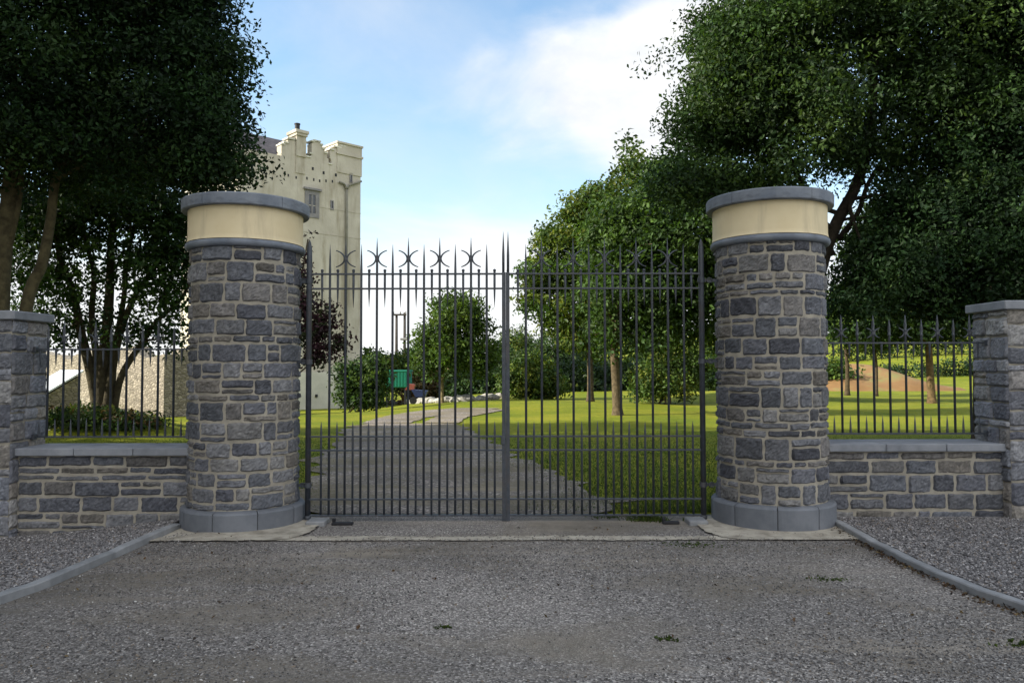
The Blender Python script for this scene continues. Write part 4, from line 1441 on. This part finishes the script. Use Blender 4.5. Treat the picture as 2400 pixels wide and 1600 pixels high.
# ------------------------------------------------------------------ old stone outbuilding and shed
c0 = Vector((-10.5, 23.0, 0))
e1 = Vector((-.8, .6, 0)); e2 = Vector((.6, .8, 0))
ob = thing('stone_outbuilding', 'old roofless stone outbuilding with a sunlit wall behind the many stemmed tree', 'outbuilding', c0)


def wallseg(a, b, th, z0, z1, name, jag=.12):
    a = Vector(a); b = Vector(b); d = (b - a); L_ = d.length; d.normalize(); n_ = Vector((-d.y, d.x, 0))
    rs = np.random.default_rng(int(abs(a.x * 100)) + 3)
    k = 14; poly = [a + Vector((0, 0, z0)), b + Vector((0, 0, z0))]
    for i in range(k + 1):
        poly.append(b.lerp(a, i / k) + Vector((0, 0, z1 + rs.normal(0, jag))))
    m_ = MB().prism(poly, n_ * th)
    return m_.build(name, M['farstone'], ob, fix=True)


wallseg(c0 + e1 * 9, c0, .5, -.3, 1.95, 'front_wall')
wallseg(c0 + e2 * .5, c0 + e2 * 3.6, .5, -1.2, 2.05, 'side_wall')
wallseg(c0 + e1 * 9 + e2 * .5, c0 + e1 * 9 + e2 * 3.6, -.5, -1.2, 1.95, 'end_wall')

# lean-to shed
sn = Vector((.64, -.77, 0)).normalized(); se = Vector((-sn.y, sn.x, 0))   # to the right along the gable
so = P(118, 917, 20.5); so.z = 0


def SP(px, py):
    d = ray(px, py); t = (so - CAM).dot(sn) / d.dot(sn); return CAM + d * t


a = SP(186, 876); b = SP(40, 962)
sh = thing('lean_to_shed', 'small stone lean-to shed with a white sheet roof at the left behind the railing', 'shed', Vector((so.x, so.y, -.1)))
m_ = MB(); m_.prism([Vector((b.x, b.y, -.3)), Vector((a.x, a.y, -.3)), a - Vector((0, 0, .06)), b - Vector((0, 0, .06))], -sn * 3.2)
m_.build('wall', M['farstone'], sh, fix=True)
m_ = MB(); dd = (b - a).normalized()
m_.prism([a - dd * .1 + sn * .12, b + dd * .2 + sn * .12, b + dd * .2 + sn * .12 + Vector((0, 0, .05)), a - dd * .1 + sn * .12 + Vector((0, 0, .05))], -sn * 3.5)
m_.build('roof', M['whiteroof'], sh, fix=True)

# ------------------------------------------------------------------ small far things
Y = 44
a = P(902, 908, Y); b = P(953, 869, Y)
gc = thing('metal_container', 'bright green metal container on short feet behind the stone edging', 'container', (0.5 * (a.x + b.x), Y, a.z - .2))
m_ = MB(); m_.box((a.x, Y, a.z), (b.x, Y + 2.4, b.z), bev=.03)
for k in range(7):
    x = a.x + (b.x - a.x) * (k + .5) / 7
    m_.box((x - .03, Y - .03, a.z + .06), (x + .03, Y + .01, b.z - .06))
m_.build('body', M['green'], gc)
m_ = MB(); m_.box((a.x - .04, Y - .05, b.z - .04), (b.x + .04, Y + 2.45, b.z + .05), bev=.01); m_.build('lid', M['green'], gc)
for x in (a.x + .1, b.x - .1):
    for yy in (Y + .1, Y + 2.3):
        g_ = float(gz(x, yy)); MB().box((x - .05, yy - .05, g_ - .05), (x + .05, yy + .05, a.z + .02)).build('foot', M['dark'], gc)

# wheelbarrow like garden cart
Y = 38
c = P(985, 905, Y); g_ = float(gz(c.x, Y))
wb = thing('garden_cart', 'small red and dark blue garden cart with pale handle by the slim pale trunk', 'garden cart', (c.x, Y, g_))
m_ = MB()
tub = [(-.42, .62), (.38, .55), (.26, .25), (-.2, .25)]
m_.prism([Vector((c.x + u, Y - .3, g_ + v + .12)) for u, v in tub], Vector((0, .6, 0))); m_.build('tub', M['blue'], wb, fix=True)
m_ = MB(); m_.prism([Vector((c.x + u, Y - .2, g_ + v)) for u, v in ((-.75, .72), (-.3, .72), (-.25, .98), (-.55, 1.02))], Vector((0, .4, 0))); m_.build('hood', M['red'], wb, fix=True)
for s in (-.22, .22):
    m_ = MB(); m_.tube([(c.x + .1, Y + s, g_ + .45), (c.x + .62, Y + s, g_ + .12), (c.x + .85, Y + s, g_ - .02)], .028, 8); m_.build('handle', M['wood'], wb)
m_ = MB(); m_.tube([(c.x - .35, Y - .05, g_ + .18), (c.x - .35, Y + .05, g_ + .18)], .18, 18); m_.build('wheel', M['dark'], wb)
for s in (-.18, .18):
    m_ = MB(); m_.tube([(c.x + .15, Y + s, g_ + .45), (c.x + .12, Y + s, g_)], .02, 8); m_.build('leg', M['dark'], wb)

# stone edging along the drive
rs = np.random.default_rng(600)
k = 0
edge = [(1170, 934), (1120, 938), (1080, 941), (1030, 943), (985, 944), (940, 946), (890, 947)]
rk = thing('rubble_edging', 'low line of loose pale stones edging the lawn beyond the drive fork', 'stone edging', G(1030, 944))
for (e0, e1_) in zip(edge[:-1], edge[1:]):
    for q in range(11):
        t = q / 11 + rs.uniform(-.03, .03); p = G(e0[0] + (e1_[0] - e0[0]) * t, e0[1] + (e1_[1] - e0[1]) * t)
        p += Vector((rs.normal(0, .08), rs.normal(0, .25), 0)); s = rs.uniform(.12, .28)
        bm = bmesh.new(); bmesh.ops.create_icosphere(bm, subdivisions=2, radius=1)
        vs = []
        for v in bm.verts:
            r = 1 + rs.normal(0, .10); vs.append((p.x + v.co.x * s * 1.3 * r, p.y + v.co.y * s * r, p.z + s * .35 + v.co.z * s * .75 * r))
        fs = [[v.index for v in f.verts] for f in bm.faces]; bm.free()
        cc = rs.uniform(1.0, 2.6)
        MB().add(vs, fs, (.15 * cc, .145 * cc, .13 * cc)).build('stone', M['stone'], rk)

# H-frame utility pole
Y = 75
up = thing('utility_pole', 'pair of thin dark utility poles joined by a crossarm against the sky', 'utility pole', gp(939, Y))
tops = {}
for px, ty in ((929.5, 736), (948.5, 732)):
    p = P(px, ty, Y); g_ = float(gz(p.x, Y))
    MB().tube([(p.x, Y, g_ - .3), (p.x, Y, p.z)], [.17, .12], 10).build('pole', M['pole'], up, smooth=True); tops[px] = p
a = P(921, 737, Y); b = P(953, 734, Y)
MB().box((a.x, Y - .24, a.z - .12), (b.x, Y - .12, a.z + .05)).build('crossarm', M['pole'], up)
for px in (923, 939, 951):
    p = P(px, 735, Y); MB().lathe([(.05, 0), (.09, .06), (.05, .12), (.09, .18), (.03, .24)], (p.x, Y - .18, a.z + .04), 8).build('insulator', M['frame'], up)
p = P(950, 795, Y); MB().box((p.x - .45, Y - .5, p.z - .1), (p.x + .45, Y - .15, p.z + .12), bev=.04).build('transformer_bracket', M['frame'], up)

# sandy bank on the right, beyond the lawn
m_ = MB(); V = []; f = []
nx, ny = 40, 14
for j in range(ny + 1):
    for i in range(nx + 1):
        x = 17 + 22 * i / nx; yy = 46 + 12 * j / ny
        prof = math.sin(min(1, j / ny * 1.25) * PI / 2)
        hh = 1.55 * prof * float(sstep(17, 22, x)) * (1 - float(sstep(24, 31, x))) * (1 + .15 * math.sin(x * 1.3))
        V.append((x, yy, float(gz(x, yy)) + hh - .03 * (j == 0) - .18 * (hh < .12)))
for j in range(ny):
    for i in range(nx):
        a = j * (nx + 1) + i; f.append((a, a + 1, a + nx + 2, a + nx + 1))
m_.add(V, f)
tag(m_.build('earth_bank', M['sand'], origin=(0, 0, 0), smooth=True), kind='structure')
# dark field hedges on the rise
for i, (x0, x1, Y, ht) in enumerate([(34, 62, 72, 1.3), (40, 80, 96, 1.6)]):
    rs = np.random.default_rng(700 + i)
    n_ = 220; x = rs.uniform(x0, x1, n_); y_ = Y + rs.normal(0, .5, n_)
    C = np.stack([x, y_, gz(x, y_) + rs.random(n_) * ht], -1)
    cm = MB(); leaves(cm, C, rs, 34, .42, .3, DARKG)
    tag(cm.build('hedge', M['hedge'], origin=(0, 0, 0)), ['nearer dark field hedge on the green rise at the right', 'farther dark field hedge on the green rise at the right'][i], 'hedge', 'field hedges')

# ------------------------------------------------------------------ light and sky
EL, AZ = math.radians(30), math.radians(12)
S = Vector((-math.cos(AZ) * math.cos(EL), -math.sin(AZ) * math.cos(EL), math.sin(EL)))
ld = bpy.data.lights.new('sun', 'SUN'); ld.energy = 5.0; ld.angle = math.radians(.53); ld.color = (1, .93, .80)
lo = bpy.data.objects.new('sun', ld); COL.objects.link(lo)
lo.rotation_euler = (-S).to_track_quat('-Z', 'Y').to_euler(); lo.location = (0, 0, 30)

w = bpy.data.worlds.new('World'); sc.world = w; w.use_nodes = True
nt = w.node_tree; nt.nodes.clear()
out = N(nt, 'ShaderNodeOutputWorld'); bg = N(nt, 'ShaderNodeBackground'); L(nt, bg.outputs[0], out.inputs[0])
sky = N(nt, 'ShaderNodeTexSky', sky_type='NISHITA'); sky.sun_disc = False
sky.sun_elevation = EL; sky.sun_rotation = math.atan2(S.x, S.y); sky.air_density = 1.0; sky.dust_density = .6; sky.ozone_density = 1.3
bg.inputs[1].default_value = .15
tc = N(nt, 'ShaderNodeTexCoord'); dirv = tc.outputs['Generated']
nrmz = N(nt, 'ShaderNodeVectorMath', operation='NORMALIZE'); L(nt, dirv, nrmz.inputs[0]); dv = nrmz.outputs[0]


def cdir(px, py): return (ray(px, py)).normalized()


tot = None
for (px, py, rad, amt) in [(1420, 140, 7.5, .40), (1520, 220, 7.0, .45), (1260, 185, 7.0, .30), (1600, 70, 6, .38), (1540, 340, 4.5, .18), (1720, 140, 8, .45), (1100, 560, 6, .15)]:
    dt = N(nt, 'ShaderNodeVectorMath', operation='DOT_PRODUCT'); L(nt, dv, dt.inputs[0]); dt.inputs[1].default_value = cdir(px, py)
    mr = N(nt, 'ShaderNodeMapRange', interpolation_type='SMOOTHSTEP'); L(nt, dt.outputs['Value'], mr.inputs[0])
    mr.inputs[1].default_value = math.cos(math.radians(rad)); mr.inputs[2].default_value = 1; mr.inputs[3].default_value = 0; mr.inputs[4].default_value = amt
    tot = mr.outputs[0] if tot is None else math_(nt, 'ADD', tot, mr.outputs[0])
mp = N(nt, 'ShaderNodeMapping'); mp.inputs['Scale'].default_value = (1, 1, 1.9); L(nt, dv, mp.inputs[0])
cn = noise(nt, mp.outputs[0], 4.2, 8, .56, .35)
cl = math_(nt, 'ADD', tot, math_(nt, 'MULTIPLY', math_(nt, 'SUBTRACT', cn, .5), 1.5))
cloud = ramp(nt, cl, [(.02, (0, 0, 0)), (.80, (1, 1, 1))], 'EASE')
# low bank of cloud near the horizon
sp = N(nt, 'ShaderNodeSeparateXYZ'); L(nt, dv, sp.inputs[0])
lowm = N(nt, 'ShaderNodeMapRange', interpolation_type='SMOOTHSTEP'); L(nt, sp.outputs[2], lowm.inputs[0])
lowm.inputs[1].default_value = .30; lowm.inputs[2].default_value = .05; lowm.inputs[3].default_value = 0; lowm.inputs[4].default_value = .78
mp2 = N(nt, 'ShaderNodeMapping'); mp2.inputs['Scale'].default_value = (1, 1, 3.2); L(nt, dv, mp2.inputs[0])
cn2 = noise(nt, mp2.outputs[0], 3.3, 7, .55, .3)
lw = math_(nt, 'ADD', lowm.outputs[0], math_(nt, 'MULTIPLY', math_(nt, 'SUBTRACT', cn2, .5), .9))
low = ramp(nt, lw, [(.24, (0, 0, 0)), (.66, (.95, .95, .95))], 'EASE')
# thin scattered cloud elsewhere
cn3 = noise(nt, mp.outputs[0], 1.7, 8, .6, .6)
thin = ramp(nt, cn3, [(.44, (0, 0, 0)), (.80, (.50, .50, .50))])
# unseen bright cloud added behind the camera to whiten and lift ambient light
back = N(nt, 'ShaderNodeMapRange', interpolation_type='SMOOTHSTEP'); L(nt, sp.outputs[1], back.inputs[0])
back.inputs[1].default_value = .45; back.inputs[2].default_value = -.35; back.inputs[3].default_value = 0; back.inputs[4].default_value = .5
bk = math_(nt, 'MULTIPLY', math_(nt, 'MULTIPLY', back.outputs[0], 1.0), ramp(nt, cn, [(.30, (.5, .5, .5)), (.5, (1.5, 1.5, 1.5))]), True)
CS = 3.5; CB = 6.5
shade = ramp(nt, noise(nt, mp.outputs[0], 6, 6, .6), [(.3, (CS * .84, CS * .88, CS * .94)), (.62, (CS * 1.10, CS * 1.09, CS * 1.08))])
skyc = mixc(nt, 1.0, sky.outputs[0], (.92, 1.0, .96), 'MULTIPLY')
c = mixc(nt, thin, skyc, (CS * .9, CS * .93, CS * .98))
c = mixc(nt, bk, c, (CB, CB * .985, CB * .97))
c = mixc(nt, low, c, (CS * 1.03, CS * 1.04, CS * 1.06))
c = mixc(nt, cloud, c, shade)
L(nt, c, bg.inputs[0])

sc.view_settings.view_transform = 'Standard'; sc.view_settings.look = 'None'
sc.view_settings.gamma = 1; sc.view_settings.exposure = 1.0
sc.render.engine = 'CYCLES'
sc.cycles.max_bounces = 6; sc.cycles.transparent_max_bounces = 4
